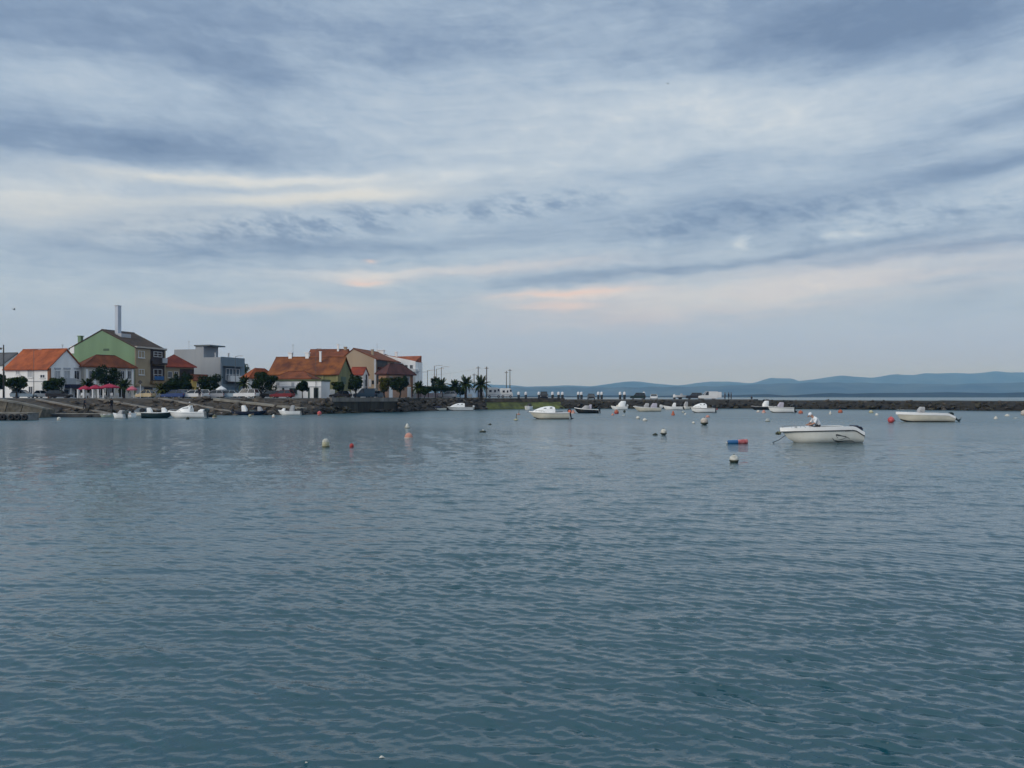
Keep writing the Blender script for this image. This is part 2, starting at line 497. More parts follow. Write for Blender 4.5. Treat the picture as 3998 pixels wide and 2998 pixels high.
hillm = mat('hill_scrub', (0.030, 0.050, 0.042), 0.95, 0.5, 0.004, col2=(0.055, 0.070, 0.055))
hills('far_hills', 11000, [(300, 1547), (900, 1530), (1300, 1516), (1650, 1508), (2000, 1506), (2140, 1504), (2300, 1506), (2400, 1502), (2470, 1497), (2560, 1496), (2640, 1499), (2760, 1498), (2850, 1494), (2950, 1494),
       (3010, 1478), (3090, 1477), (3118, 1485), (3170, 1480), (3240, 1477), (3290, 1472), (3400, 1475), (3500, 1463), (3560, 1464), (3610, 1457), (3780, 1460), (3885, 1453), (3950, 1459), (4100, 1452), (4600, 1450), (5200, 1470)], 3200, 3, hillm, 4.2)
hills('near_hills', 6800, [(700, 1548), (1400, 1530), (1800, 1518), (2100, 1514), (2500, 1512), (2800, 1506), (3000, 1500), (3200, 1496), (3450, 1498), (3700, 1500), (4000, 1494), (4400, 1500), (5200, 1515)], 1500, 5, hillm, 2.0)
shorem = mat('shore_woods', (0.010, 0.020, 0.018), 0.95, 0.4, 0.05)
hills('far_shore', 2900, [(600, 1546.5), (1500, 1545), (2100, 1543), (2300, 1540), (2480, 1542), (2700, 1540), (2900, 1538), (3000, 1536), (3060, 1541), (3150, 1537), (3250, 1534), (3310, 1538), (3400, 1535), (3550, 1537), (3700, 1534), (3900, 1538), (4100, 1535), (5200, 1540)], 260, 9, shorem, 1.3)

# ------------------------------------------------------------------ quay, slope and breakwater
rnd = random.Random(4)
M_ASPH = mat('quay_paving', (0.085, 0.082, 0.078), 0.9, 0.25, 0.6, 0.3)
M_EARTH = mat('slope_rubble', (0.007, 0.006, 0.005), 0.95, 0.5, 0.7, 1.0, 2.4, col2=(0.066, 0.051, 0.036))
M_CONC = mat('weathered_concrete', (0.20, 0.19, 0.165), 0.9, 0.3, 0.8, 0.3, streaky=True)
M_PALEC = mat('pale_concrete', (0.165, 0.152, 0.135), 0.85, 0.35, 0.7, 0.2, streaky=True)
M_DARKW = mat('wet_dark_wall', (0.016, 0.015, 0.012), 0.8, 0.5, 0.8, 0.6, col2=(0.05, 0.045, 0.03), streaky=True)
M_ALGAE = mat('algae_concrete', (0.045, 0.058, 0.012), 0.8, 0.4, 0.5, 0.4, col2=(0.115, 0.135, 0.026))
M_ROCKA = mat('brown_rock', (0.032, 0.026, 0.020), 0.95, 0.35, 1.2, 0.8, 3.0, col2=(0.105, 0.086, 0.066))
M_ROCKB = mat('black_wet_rock', (0.008, 0.007, 0.006), 0.85, 0.4, 1.2, 0.8, 3.0, col2=(0.024, 0.021, 0.014))
M_ROCKC = mat('weedy_rock', (0.018, 0.018, 0.008), 0.9, 0.4, 1.2, 0.8, 3.0, col2=(0.050, 0.042, 0.022))

WLINE = [(-900, 1655), (0, 1636), (150, 1634), (230, 1626), (420, 1624), (760, 1623), (1200, 1620), (1300, 1614), (1400, 1611.5), (1560, 1609.5), (1640, 1605), (1760, 1602), (1900, 1598.5), (2200, 1595.3)]
TLINE = [(-900, 112), (0, 128), (230, 137), (420, 138), (760, 138.5), (1200, 141), (1300, 143), (1400, 149), (1560, 155), (1640, 169), (1760, 177), (1900, 188), (2200, 202.5)]
def wl(px):
    y = np.interp(px, [a for a, _ in WLINE], [YW(b) for _, b in WLINE]); return Vector((WX(px, y), y, 0.0))
def tl(px):
    y = np.interp(px, [a for a, _ in TLINE], [b for _, b in TLINE]); return Vector((WX(px, y), y, ROADZ))

def quay():
    pxs = [-900, -400, 0, 120, 230, 320, 420, 520, 640, 760, 900, 1050, 1200, 1300, 1400, 1480, 1560, 1640, 1700, 1760, 1830, 1900, 2000, 2100, 2200]
    mb = MB()
    mb.loft([[tl(p) for p in pxs], [(tl(p).x * (420 / tl(p).y) ** 0.9, 420, ROADZ) for p in pxs]])
    tag(mb.build('quay_ground', M_ASPH), kind='structure')
    # sloped rubble foot of the quay
    mb = MB()
    rows = []
    sx = [-900, -400, 0] + list(range(60, 1300, 30)) + [1300]
    sx2 = list(range(1550, 1905, 25))
    for span in (sx, sx2):
        rows = []
        for j in range(7):
            t = j / 6
            row = []
            for p in span:
                a, b = wl(p), tl(p)
                q = a.lerp(b, t); q.z = -0.7 + (ROADZ + 0.62) * t ** 0.9
                if 0 < j < 6: q += Vector((rnd.uniform(-.3, .3), rnd.uniform(-.4, .4), rnd.uniform(-.18, .18)))
                if j == 6: q.z = ROADZ - 0.03
                row.append(q)
            rows.append(row)
        mb.loft(rows)
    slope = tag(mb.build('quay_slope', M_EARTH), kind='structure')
    return slope
SLOPE = quay()

def rock_meshes(name, m, n, seed):
    r = random.Random(seed); out = []
    for i in range(n):
        bm = bmesh.new(); bmesh.ops.create_icosphere(bm, subdivisions=1, radius=0.5)
        for v in bm.verts:
            v.co *= r.uniform(0.72, 1.18)
            v.co.z *= 0.8
        me = bpy.data.meshes.new(name); bm.to_mesh(me); bm.free(); me.materials.append(m)
        out.append(me)
    return out
RA = rock_meshes('rock', M_ROCKA, 5, 1); RB = rock_meshes('rock', M_ROCKB, 5, 2); RC = rock_meshes('rock', M_ROCKC, 3, 3)
def rock(me, parent, p, s):
    o = link('rock', me); o.parent = parent
    o.location = p; o.scale = (s * rnd.uniform(.9, 1.5), s * rnd.uniform(.8, 1.2), s * rnd.uniform(.6, 1.0))
    o.rotation_euler = (rnd.uniform(-.5, .5), rnd.uniform(-.5, .5), rnd.uniform(0, 6.3))
for i in range(180):
    px = rnd.uniform(235, 1295); t = rnd.uniform(0.12, 0.95) ** 1.1 if i % 3 else rnd.uniform(.14, .34)
    p = wl(px).lerp(tl(px), t); p.z = -0.7 + (ROADZ + 0.62) * t ** 0.9 + 0.06
    rock(rnd.choice(RA if t > 0.35 or rnd.random() < .3 else RB), SLOPE, p, rnd.uniform(.8, 1.9))
for i in range(120):
    px = rnd.uniform(1552, 1900); t = rnd.uniform(0.08, 0.95)
    p = wl(px).lerp(tl(px), t); p.z = -0.7 + (ROADZ + 0.62) * t ** 0.9 + 0.05
    rock(rnd.choice(RA if t > 0.3 or rnd.random() < .3 else RB), SLOPE, p, rnd.uniform(.7, 1.4))

# vertical quay wall with its pale coping, between the rubble slopes
def quay_wall():
    root = empty('quay_wall', (0, 0, 0))
    tag(root, 'vertical dark stained quay wall with a pale concrete coping above the water', 'quay wall')
    pxs = [1296, 1350, 1400, 1450, 1500, 1556]
    w = [Vector((tl(p).x, tl(p).y - 0.6, 0)) for p in pxs]
    for i in range(len(pxs) - 1):          # facing panels
        a, b = w[i], w[i + 1]; d = (b - a).normalized(); n = Vector((d.y, -d.x, 0))
        mb = MB()
        q0, q1 = a + d * .03, b - d * .03
        base = [q0, q1, q1 - n * 0.8, q0 - n * 0.8]
        mb.add([(q.x, q.y, -1) for q in base] + [(q.x, q.y, 2.05) for q in base], [(0, 1, 2, 3), (4, 5, 6, 7), (0, 1, 5, 4), (1, 2, 6, 5), (2, 3, 7, 6), (3, 0, 4, 7)])
        mb.build('wall_panel', M_DARKW, root)
        mb = MB(); e = 0.14
        base = [q0 + n * e, q1 + n * e, q1 - n * 1.1, q0 - n * 1.1]
        z0, z1 = 2.054, ROADZ + (0.08 if i < 4 else 0.05)
        mb.add([(q.x, q.y, z0) for q in base] + [(q.x, q.y, z1) for q in base], [(0, 1, 2, 3), (4, 5, 6, 7), (0, 1, 5, 4), (1, 2, 6, 5), (2, 3, 7, 6), (3, 0, 4, 7)])
        mb.build('coping', M_PALEC, root)
    # weedy stone heap against the left of the wall
    for i in range(26):
        px = rnd.uniform(1262, 1400); t = rnd.random()
        yy = tl(px).y - 1.6 - t * 2.0
        rock(rnd.choice(RC), root, Vector((WX(px, yy), yy, max(0.0, 1.6 - t * 1.6 - (px - 1262) / 138 * .9))), rnd.uniform(.7, 1.3))
    for i in range(16):
        px = rnd.uniform(1440, 1556); yy = tl(px).y - 1.4
        rock(rnd.choice(RB), root, Vector((WX(px, yy), yy, rnd.uniform(0, .5))), rnd.uniform(.5, 1.0))
quay_wall()

def algae_slip():
    """concrete slip where the quay meets the breakwater"""
    mb = MB(); pxs = [1896, 1950, 2000, 2060, 2120, 2170, 2205]
    rows = []
    for t, z in ((0, -0.7), (0.25, 0.25), (0.6, 1.2), (1, 2.3)):
        rows.append([Vector((*wl(p).lerp(tl(p), t).xy, z if t < 1 else ROADZ - .2)) for p in pxs])
    mb.loft(rows)
    o = tag(mb.build('slip', [M_ALGAE]), kind='structure')
    mb = MB(); mb.loft([[Vector((*wl(p).lerp(tl(p), .72).xy, 1.66)) for p in pxs], [Vector((*wl(p).lerp(tl(p), 1.0).xy, 2.62)) for p in pxs]])
    mb.build('dry_band', M_EARTH, o)
algae_slip()

BWATER = [(2180, 197.5), (2300, 198), (2500, 199), (2700, 200), (2900, 199), (3050, 195), (3200, 190), (3400, 183), (3600, 177.5), (3800, 170), (3998, 163.5), (4400, 152), (5000, 138)]
def bwp(px, off=0.0):
    y = np.interp(px, [a for a, _ in BWATER], [b for _, b in BWATER])
    a = Vector((WX(px, y), y, 0)); y2 = np.interp(px + 8, [a for a, _ in BWATER], [b for _, b in BWATER])
    d = (Vector((WX(px + 8, y2), y2, 0)) - a).normalized()
    return a + Vector((-d.y, d.x, 0)) * off
def breakwater():
    root = empty('breakwater', (0, 0, 0))
    tag(root, 'low dark boulder breakwater crossing the right half below the blue hills', 'breakwater')
    pxs = list(range(2170, 4420, 40)) + [4700, 5000]
    mb = MB()
    prof = [(0.6, -1.0), (1.6, 0.9), (3.0, 1.75), (4.0, 2.05)]
    mb.loft([[bwp(p, o) + Vector((0, 0, z + rnd.uniform(-.1, .1))) for p in pxs] for o, z in prof] +
            [[bwp(p, o) + Vector((0, 0, z)) for p in pxs] for o, z in ((13.0, 2.05), (17.0, -1.0))])
    mb.build('core', M_ROCKB, root)
    road = [p for p in pxs if p <= 2960]
    mb = MB(); mb.loft([[bwp(p, 4.2) + Vector((0, 0, 2.02)) for p in road], [bwp(p, 4.25) + Vector((0, 0, 2.26)) for p in road], [bwp(p, 12.5) + Vector((0, 0, 2.30)) for p in road], [bwp(p, 12.6) + Vector((0, 0, 2.0)) for p in road]])
    mb.build('roadway', M_ASPH, root)
    for i in range(300):
        px = 2185 + (i + rnd.random()) / 300 * (4060 - 2185)
        t = rnd.random()
        o = 0.3 + 3.4 * t; z = -0.1 + 2.0 * t ** 0.75
        me = rnd.choice(RB) if rnd.random() < .60 else rnd.choice(RC) if rnd.random() < .8 else rnd.choice(RA)
        if t > .85 and rnd.random() < .6: me = rnd.choice(RA)
        rock(me, root, bwp(px, o) + Vector((0, 0, z)), rnd.uniform(.75, 1.35))
breakwater()

# slanting concrete ramps and gangway kerbs on the slope
def ramp(label, p0, p1, w=1.0, t=0.35, m=None):
    root = empty('concrete_ramp', p0)
    a = Vector((0, 0, 0)); b = Vector(p1) - Vector(p0)
    d = b.normalized(); side = Vector((-d.y, d.x, 0)).normalized() * w
    mb = MB(); up = Vector((0, 0, t))
    mb.add([a, b, b + side, a + side, a + up, b + up, b + side + up, a + side + up], [(0, 3, 2, 1), (4, 5, 6, 7), (0, 1, 5, 4), (1, 2, 6, 5), (2, 3, 7, 6), (3, 0, 4, 7)])
    mb.build('deck', m or M_PALEC, root)
    mb = MB(); i = side.normalized() * .12; e = Vector((0, 0, -.004))
    lo = [v + Vector((0, 0, -1.2)) for v in (a + i, b + i, b + side - i, a + side - i)]
    mb.add(lo + [a + i + e, b + i + e, b + side - i + e, a + side - i + e], [(0, 3, 2, 1), (4, 5, 6, 7), (0, 1, 5, 4), (1, 2, 6, 5), (2, 3, 7, 6), (3, 0, 4, 7)])
    mb.build('side_wall', M_EARTH, root)
    tag(root, label, 'ramp', 'ramps down the quay slope')
def on_slope(px, py, up=0.12):
    best = None
    for k in range(101):
        t = k / 100; p = wl(px).lerp(tl(px), t); p.z = -0.7 + (ROADZ + 0.62) * t ** 0.9 + up
        e = abs(HZ - (p.z - CAMZ) * FOC / p.y - py)
        if best is None or e < best[0]: best = (e, p.copy())
    return best[1] - Vector((0, 0.9, 0))
ramp('long pale ramp slanting down from the white house to the left pontoon', on_slope(150, 1562), on_slope(430, 1617), 1.0, .20)
ramp('pale ramp slanting down below the crimson parasols behind the dark hulled boat', on_slope(392, 1560), on_slope(620, 1603), 1.0, .20)
ramp('pale ramp slanting down behind the white cabin boat from the parked cars', on_slope(625, 1557), on_slope(925, 1613), 1.0, .20)
ramp('mossy grey ramp slanting down to the navy boat below the white hatchback', on_slope(840, 1563), on_slope(1190, 1600), 1.4, .36, M_CONC)

def slip_wall():
    root = empty('stone_faced_wall', P(0, 1600, 112))
    tag(root, 'sloping stone faced wall with pale coping at the left edge by the water', 'wall')
    o = root.location
    n = 5
    pts = [(-160, 1540, 112), (-60, 1549, 112), (30, 1563, 112), (90, 1573, 112.5), (168, 1592, 113)]
    for i in range(n - 1):
        a = P(*pts[i]) - o; b = P(*pts[i + 1]) - o; g_ = Vector((0.06, 0, 0))
        mb = MB(); zb = -o.z - .5
        for (p, q, dy0, dy1, zt) in ((a + g_, b - g_, 0, 3.0, -.25),):
            mb.add([(p.x, p.y + dy0 - 1.2, zb), (q.x, q.y + dy0 - 1.2, zb), (q.x, q.y + dy1, zb), (p.x, p.y + dy1, zb),
                    (p.x, p.y, p.z + zt), (q.x, q.y, q.z + zt), (q.x, q.y + dy1, q.z + zt), (p.x, p.y + dy1, p.z + zt)],
                   [(0, 3, 2, 1), (4, 5, 6, 7), (0, 1, 5, 4), (1, 2, 6, 5), (2, 3, 7, 6), (3, 0, 4, 7)])
        mb.build('stone_panel', mat('stone_facing', (0.105, 0.092, 0.07), .95, .4, 1.6, .8, 4), root)
        mb = MB(); t0, t1 = -.246, .02
        mb.add([(p_.x, p_.y + dy, p_.z + t) for t in (t0, t1) for p_, dy in ((a, -.12), (b, -.12), (b, .7), (a, .7))],
               [(0, 3, 2, 1), (4, 5, 6, 7), (0, 1, 5, 4), (1, 2, 6, 5), (2, 3, 7, 6), (3, 0, 4, 7)])
        mb.build('coping', M_CONC, root)
slip_wall()

M_RUB = mat('black_rubber', (0.006, 0.006, 0.006), 0.8, .3, 4)
def pontoon(label, px0, px1, pyb, ztop, m, tyres=()):
    Y = YW(pyb); x0, x1 = WX(px0, Y), WX(px1, Y)
    root = empty('pontoon', ((x0 + x1) / 2, Y + 1.2, 0)); L = (x1 - x0) / 2
    tag(root, label, 'pontoon')
    MB().box(-L, L, -1.2, 1.2, -.3, ztop - .1).build('float', m, root, bevel=.04)
    MB().box(-L - .05, L + .05, -1.26, 1.26, ztop - .096, ztop).build('deck', M_CONC, root)
    for t in tyres:
        x = WX(t, Y) - root.location.x; r = .38
        mb = MB(); pts = [(x + r * .7 * math.cos(k * math.pi / 6), -1.36, ztop - .55 + r * .7 * math.sin(k * math.pi / 6)) for k in range(13)]
        mb.tube(pts, .16, 8, False); mb.build('tyre', M_RUB, root, True)
    return root
pontoon('grey pontoon hung with black tyres at the left edge of the water', -60, 108, 1641, .95, mat('dull_grey_hull', (.16, .16, .155), .8, .3, 2), (2, 15, 48, 72, 100))
pontoon('low grey pontoon below the long ramp left of the small white boats', 165, 420, 1629, .55, mat('dark_pontoon', (.05, .05, .05), .85, .4, 1), (190, 350))
pontoon('small pale pontoon between the white cabin boat and the navy boat', 832, 904, 1620, .5, mat('pale_float', (.42, .38, .38), .8, .2, 2))

# ------------------------------------------------------------------ buildings along the quay
M_GLASS = mat('window_glass', (0.018, 0.022, 0.028), 0.12, .3, 1.0, spec=.6)
M_FRAME = mat('white_frame', (0.62, 0.63, 0.64), 0.5, .06, 3)
M_WHITE = mat('white_render', (0.76, 0.76, 0.76), 0.85, .08, .5, .1, streaky=True)
M_SHUT = mat('grey_shutter', (0.36, 0.38, 0.41), 0.6, .1, 3)
M_DARK = mat('dark_opening', (0.010, 0.010, 0.012), 0.6, .3, 2)
M_BROWN = mat('dark_brown_wall', (0.030, 0.018, 0.014), .8, .3, 1)
def tilem(name, c, c2): return mat(name, c, .9, .3, .55, .7, 7.0, col2=c2)
T_ORANGE = tilem('orange_tiles', (0.26, 0.054, 0.011), (0.37, 0.088, 0.020))
T_RUST = tilem('rust_tiles', (0.125, 0.034, 0.011), (0.21, 0.056, 0.017))
T_BROWN = tilem('brown_tiles', (0.034, 0.022, 0.014), (0.065, 0.038, 0.023))
T_OLD = tilem('old_red_tiles', (0.115, 0.031, 0.015), (0.24, 0.076, 0.015))
T_RED = tilem('red_tiles', (0.19, 0.028, 0.013), (0.26, 0.046, 0.020))
T_MAROON = tilem('maroon_tiles', (0.065, 0.020, 0.018), (0.10, 0.032, 0.026))

class House:
    """building whose nearest corner stands at pixel cx, distance Y; its right face runs along local x, its left face along local y"""
    def __init__(s, name, label, cx, Y, ang, lpx, rpx, cat='house', z0=ROADZ):
        s.a = R(ang); s.u = (math.cos(s.a), math.sin(s.a)); s.v = (-math.sin(s.a), math.cos(s.a))
        s.ox, s.oy, s.z0 = WX(cx, Y), Y, z0
        s.Lu = s.t(s.u, rpx); s.Lv = s.t(s.v, lpx)
        s.root = empty(name, (s.ox, s.oy, z0), s.a)
        tag(s.root, label, cat, 'buildings along the quay')
    def t(s, d, px):
        k = (px - 1999) / FOC
        return (k * s.oy - s.ox) / (d[0] - k * d[1])
    def r(s, px, py):      # pixel on the right face -> local x, z
        t = s.t(s.u, px); return t, WZ(py, s.oy + s.u[1] * t) - s.z0
    def l(s, px, py):      # pixel on the left face -> local y, z
        t = s.t(s.v, px); return t, WZ(py, s.oy + s.v[1] * t) - s.z0
    def block(s, name, m, h, x0=0, x1=None, y0=0, y1=None, z0=0):
        x1 = s.Lu if x1 is None else x1; y1 = s.Lv if y1 is None else y1
        return MB().box(x0, x1, y0, y1, z0, h).build(name, m, s.root)
    def gable_v(s, wm, rm, h, hr, ov=.35, apex=None, x0=0, x1=None, y0=0, y1=None):   # ridge runs back along y, gable on the right face
        x1 = s.Lu if x1 is None else x1; y1 = s.Lv if y1 is None else y1; ax = (x0 + x1) / 2 if apex is None else apex
        MB().prism([(x0, 0), (x1, 0), (x1, h), (ax, hr), (x0, h)], y0, y1).build('wall', wm, s.root)
        d = ov * (hr - h) / (ax - x0)
        r = MB().prism([(x0 - ov, h - d + .01), (ax, hr + .01), (x1 + ov, h - d + .01), (x1 + ov, h - d + .2), (ax, hr + .22), (x0 - ov, h - d + .2)], y0 - ov * .6, y1 + ov * .6).build('roof', rm, s.root)
        MB().tube([(ax, y0 - ov * .6, hr + .22), (ax, y1 + ov * .6, hr + .22)], .11, 6).build('ridge_tiles', rm, r)
        return r
    def gable_u(s, wm, rm, h, hr, ov=.35, apex=None, x0=0, x1=None, y0=0, y1=None):   # ridge runs along x, gable on the left face
        x1 = s.Lu if x1 is None else x1; y1 = s.Lv if y1 is None else y1; ay = (y0 + y1) / 2 if apex is None else apex
        MB().prism([(y0, 0), (y1, 0), (y1, h), (ay, hr), (y0, h)], x0, x1, 'x').build('wall', wm, s.root)
        d = ov * (hr - h) / (ay - y0)
        r = MB().prism([(y0 - ov, h - d + .01), (ay, hr + .01), (y1 + ov, h - d + .01), (y1 + ov, h - d + .2), (ay, hr + .22), (y0 - ov, h - d + .2)], x0 - .12, x1 + ov * .6, 'x').build('roof', rm, s.root)
        MB().tube([(x0 - .1, ay, hr + .22), (x1 + ov * .6, ay, hr + .22)], .11, 6).build('ridge_tiles', rm, r)
        return r
    def hip(s, wm, rm, h, hr, ov=.5, x0=0, x1=None, y0=0, y1=None, inset=None, along='x'):
        x1 = s.Lu if x1 is None else x1; y1 = s.Lv if y1 is None else y1
        if wm: MB().box(x0, x1, y0, y1, 0, h).build('wall', wm, s.root)
        i = inset or min(x1 - x0, y1 - y0) / 2
        mb = MB(); X0, X1, Y0, Y1 = x0 - ov, x1 + ov, y0 - ov, y1 + ov; zz = h + .004
        ym, xm = (y0 + y1) / 2, (x0 + x1) / 2
        top = [(x0 + i, ym, hr), (x1 - i, ym, hr)] if along == 'x' else [(xm, y0 + i, hr), (xm, y1 - i, hr)]
        vs = [(X0, Y0, zz), (X1, Y0, zz), (X1, Y1, zz), (X0, Y1, zz), (X0, Y0, zz + .18), (X1, Y0, zz + .18), (X1, Y1, zz + .18), (X0, Y1, zz + .18)] + top
        if along == 'x': f = [(4, 5, 9, 8), (5, 6, 9), (6, 7, 8, 9), (7, 4, 8)]
        else: f = [(4, 5, 8), (5, 6, 9, 8), (6, 7, 9), (7, 4, 8, 9)]
        mb.add(vs, [(0, 3, 2, 1), (0, 1, 5, 4), (1, 2, 6, 5), (2, 3, 7, 6), (3, 0, 4, 7)] + f)
        r = mb.build('roof', rm, s.root)
        mb = MB()
        A, B = Vector(top[0]), Vector(top[1])
        ends = [(4, 0), (5, 1), (6, 1), (7, 0)] if along == 'x' else [(4, 0), (5, 0), (6, 1), (7, 1)]
        mb.tube([A, B], .1, 5).build('ridge_tiles', rm, r)
        for ci, e in ends:
            m2 = MB(); m2.tube([vs[ci], top[e]], .09, 5); m2.build('hip_tiles', rm, r)
        return r
    def win(s, face, x0, y0, x1, y1, name='window', fm=None, gm=None, mull=1, sill=True, depth=.07, bars=0):
        """window given by its pixel rectangle on a face: frame, pane, mullions, sill"""
        f = s.r if face == 'r' else s.l
        a0, z1 = f(x0, y0); a1, z0 = f(x1, y1)
        a0, a1 = min(a0, a1), max(a0, a1); t = max(.05, min(.09, (a1 - a0) * .09))
        def bx(mb, p0, p1, q0, q1, d0, d1):
            if face == 'r': mb.box(p0, p1, -d1, -d0, q0, q1)
            else: mb.box(-d1, -d0, p0, p1, q0, q1)
        mb = MB(); e = .002
        bx(mb, a0, a0 + t, z0, z1, -.02, depth); bx(mb, a1 - t, a1, z0, z1, -.02, depth)
        bx(mb, a0 + t + e, a1 - t - e, z1 - t, z1, -.02, depth); bx(mb, a0 + t + e, a1 - t - e, z0, z0 + t, -.02, depth)
        for k in range(mull):
            c = a0 + (a1 - a0) * (k + 1) / (mull + 1); bx(mb, c - t * .4, c + t * .4, z0 + t + e, z1 - t - e, -.02, depth - .01)
        for k in range(bars):
            c = z0 + (z1 - z0) * (k + 1) / (bars + 1); bx(mb, a0 + t + e, a1 - t - e, c - t * .4, c + t * .4, -.02, depth - .018)
        w = mb.build(name, fm or M_FRAME, s.root)
        mb = MB(); bx(mb, a0 + t * .5, a1 - t * .5, z0 + t * .5, z1 - t * .5, -.03, depth * .35); mb.build('pane', gm or M_GLASS, w)
        if sill:
            mb = MB(); bx(mb, a0 - .1, a1 + .1, z0 - .1, z0 - .004, -.02, depth + .1); mb.build('sill', fm or M_FRAME, w)
        return w
    def slab(s, face, x0, y0, x1, y1, name, m, d0, d1, parent=None):
        """box on a face from pixel rectangle, standing out from d0 to d1 metres"""
        f = s.r if face == 'r' else s.l
        a0, z1 = f(x0, y0); a1, z0 = f(x1, y1); a0, a1 = min(a0, a1), max(a0, a1)
        mb = MB()
        if face == 'r': mb.box(a0, a1, -d1, -d0, z0, z1)
        else: mb.box(-d1, -d0, a0, a1, z0, z1)
        return mb.build(name, m, parent or s.root)
    def chimney(s, x, y, z0, h, w=.6, m=None, name='chimney'):
        c = MB().box(x - w / 2, x + w / 2, y - w / 2, y + w / 2, z0, z0 + h).build(name, m or M_WHITE, s.root)
        MB().box(x - w * .65, x + w * .65, y - w * .65, y + w * .65, z0 + h + .002, z0 + h + .16).build('cap', m or M_WHITE, c)
        return c
    def antenna(s, x, y, z0, h):
        mb = MB(); mb.tube([(x, y, z0), (x, y, z0 + h)], .03, 5)
        for k in range(4): mb.tube([(x - .35 + .05 * k, y, z0 + h - .12 * k), (x + .35 - .05 * k, y, z0 + h - .12 * k)], .018, 4)
        mb.build('antenna', mat('grey_metal', (.2, .2, .21), .5, .1, 3, metal=.6), s.root)

# --- grey roofed house at the left edge
h = House('grey_roofed_house', 'pale house with grey gable roof cut by the left edge behind the lamp post', 10, 163, 74, -120, 120)
h.gable_v(M_WHITE, mat('grey_tiles', (.075, .078, .085), .9, .25, .5, .5, 6), h.r(10, 1424)[1], h.r(10, 1378)[1], .3)
h.win('r', 24, 1450, 36, 1480); h.win('l', -40, 1450, -20, 1480)

# --- white house with orange roof
h = House('white_house', 'white two storey house with orange tiled roof and navy cafe awning', 188, 150, 75, 20, 325)
hh = h.r(190, 1437)[1]
roof = h.gable_v(M_WHITE, T_ORANGE, hh, h.r(257, 1371)[1] + .25, .45)
h.slab('l', 196, 1437, 187, 1556, 'corner_pier', mat('terracotta_trim', (.22, .095, .045), .85, .15, 1), -.2, .10)
for x0, x1 in ((212, 236), (248, 274), (288, 310)):
    h.slab('r', x0, 1435, x1, 1442, 'shutter_box', M_SHUT, 0, .12)
    h.win('r', x0 + 1, 1446, x1 - 1, 1480 if x0 < 280 else 1482, gm=M_SHUT if x0 < 280 else M_GLASS)
h.slab('r', 248, 1476, 284, 1501, 'balcony', M_SHUT, .05, .8)
h.slab('r', 252, 1500, 318, 1516, 'awning', mat('navy_canvas', (.012, .014, .045), .8, .15, 2), .05, 1.5)
h.slab('r', 250, 1520, 268, 1556, 'door', M_DARK, 0, .06)
h.slab('r', 292, 1520, 312, 1552, 'shop_window', M_GLASS, 0, .06)
for x in (254, 286, 306): h.slab('r', x - 1.6, 1516, x + 1.6, 1556, 'awning_post', M_FRAME, 1.3, 1.42)
for x0, x1, y0, y1 in ((62, 78, 1446, 1462), (108, 128, 1444, 1474), (157, 176, 1462, 1476)):
    h.win('l', x0, y0, x1, y1, gm=M_SHUT if x0 < 150 else M_GLASS)
h.win('l', 112, 1508, 128, 1545, name='door', sill=False)
h.slab('l', 100, 1487, 180, 1490, 'string_course', M_SHUT, 0, .08)
MB().box(h.Lu * .5 - .06, h.Lu * .5 + .06, -.36, -.30, hh, hh + .01).build('gable_vent', M_SHUT, h.root)
h.chimney(h.Lu * .72, h.Lv * .15, hh + 1.4, 2.4, .35, M_SHUT)
h.antenna(h.Lu * .64, h.Lv * .2, hh + 2.2, 2.6)
h.antenna(h.Lu * .6, h.Lv * .75, hh + 2.4, 1.4)

# --- low cafe house with a hip roof
h = House('cafe_house', 'cream house with rust brown hip roof between white house and green gable', 329, 157, 55, 296, 524)
hh = h.r(330, 1433)[1]
h.hip(mat('cream_render', (.50, .46, .40), .85, .1, .5, .1, streaky=True), T_RUST, hh, hh + 2.6, .5, inset=3.2)
for x0, x1 in ((347, 362), (378, 392), (471, 486), (497, 511)): h.win('r', x0, 1447, x1, 1480, mull=1)
for x0, x1 in ((335, 343), (365, 375), (490, 496), (514, 520)): h.slab('r', x0, 1440, x1, 1500, 'pilaster', M_WHITE, 0, .1)
h.slab('r', 330, 1432, 523, 1437, 'cornice', mat('pink_trim', (.36, .20, .16), .8, .1, 1), 0, .25)
for x0, x1 in ((340, 362), (380, 402), (420, 446), (462, 486)): h.win('r', x0, 1508, x1, 1552, name='shop_door', gm=M_DARK, sill=False)

# --- green gabled apartment house
M_GREEN = mat('green_render', (.150, .240, .140), .9, .10, .25, .15, streaky=True)
M_BEIGE = mat('beige_render', (.30, .242, .160), .9, .1, .5, .1)
h = House('green_gabled_house', 'tall apartment house with blank green gable, brown roof and beige balcony front', 526, 168, 75, 272, 645, 'apartment house')
hh = h.r(528, 1357)[1]; apex = h.l(400, 1290)
h.gable_u(M_GREEN, T_BROWN, hh, apex[1], .3, h.l(398, 1290)[0])
X0, X1 = h.r(528, 1400)[0], h.r(642, 1400)[0]
MB().box(.02, h.Lu - .02, -.14, -.002, 0, hh - .02).build('front_wall', M_BEIGE, h.root)
def gw(x0, y0, x1, y1, **k):
    w = h.win('r', x0, y0, x1, y1, depth=.22, **k); return w
gw(537, 1369, 562, 1398); gw(539, 1441, 561, 1464)
h.slab('r', 585, 1362, 640, 1490, 'balcony_recess', M_BROWN, .142, .16)
for y0, y1, yb0, yb1 in ((1372, 1395, 1400, 1428), (1440, 1484, 1486, 1492)):
    h.win('r', 597, y0, 630, y1, name='balcony_door', depth=.24, mull=1, sill=False, bars=1)
h.slab('r', 584, 1402, 642, 1424, 'balcony', M_BROWN, .17, .75)
h.slab('r', 586, 1424, 641, 1428, 'balcony_slab', mat('ochre_trim', (.20, .14, .07), .8, .1, 1), .17, .95)
h.slab('r', 622, 1398, 640, 1418, 'planter_screen', M_SHUT, .77, .95)
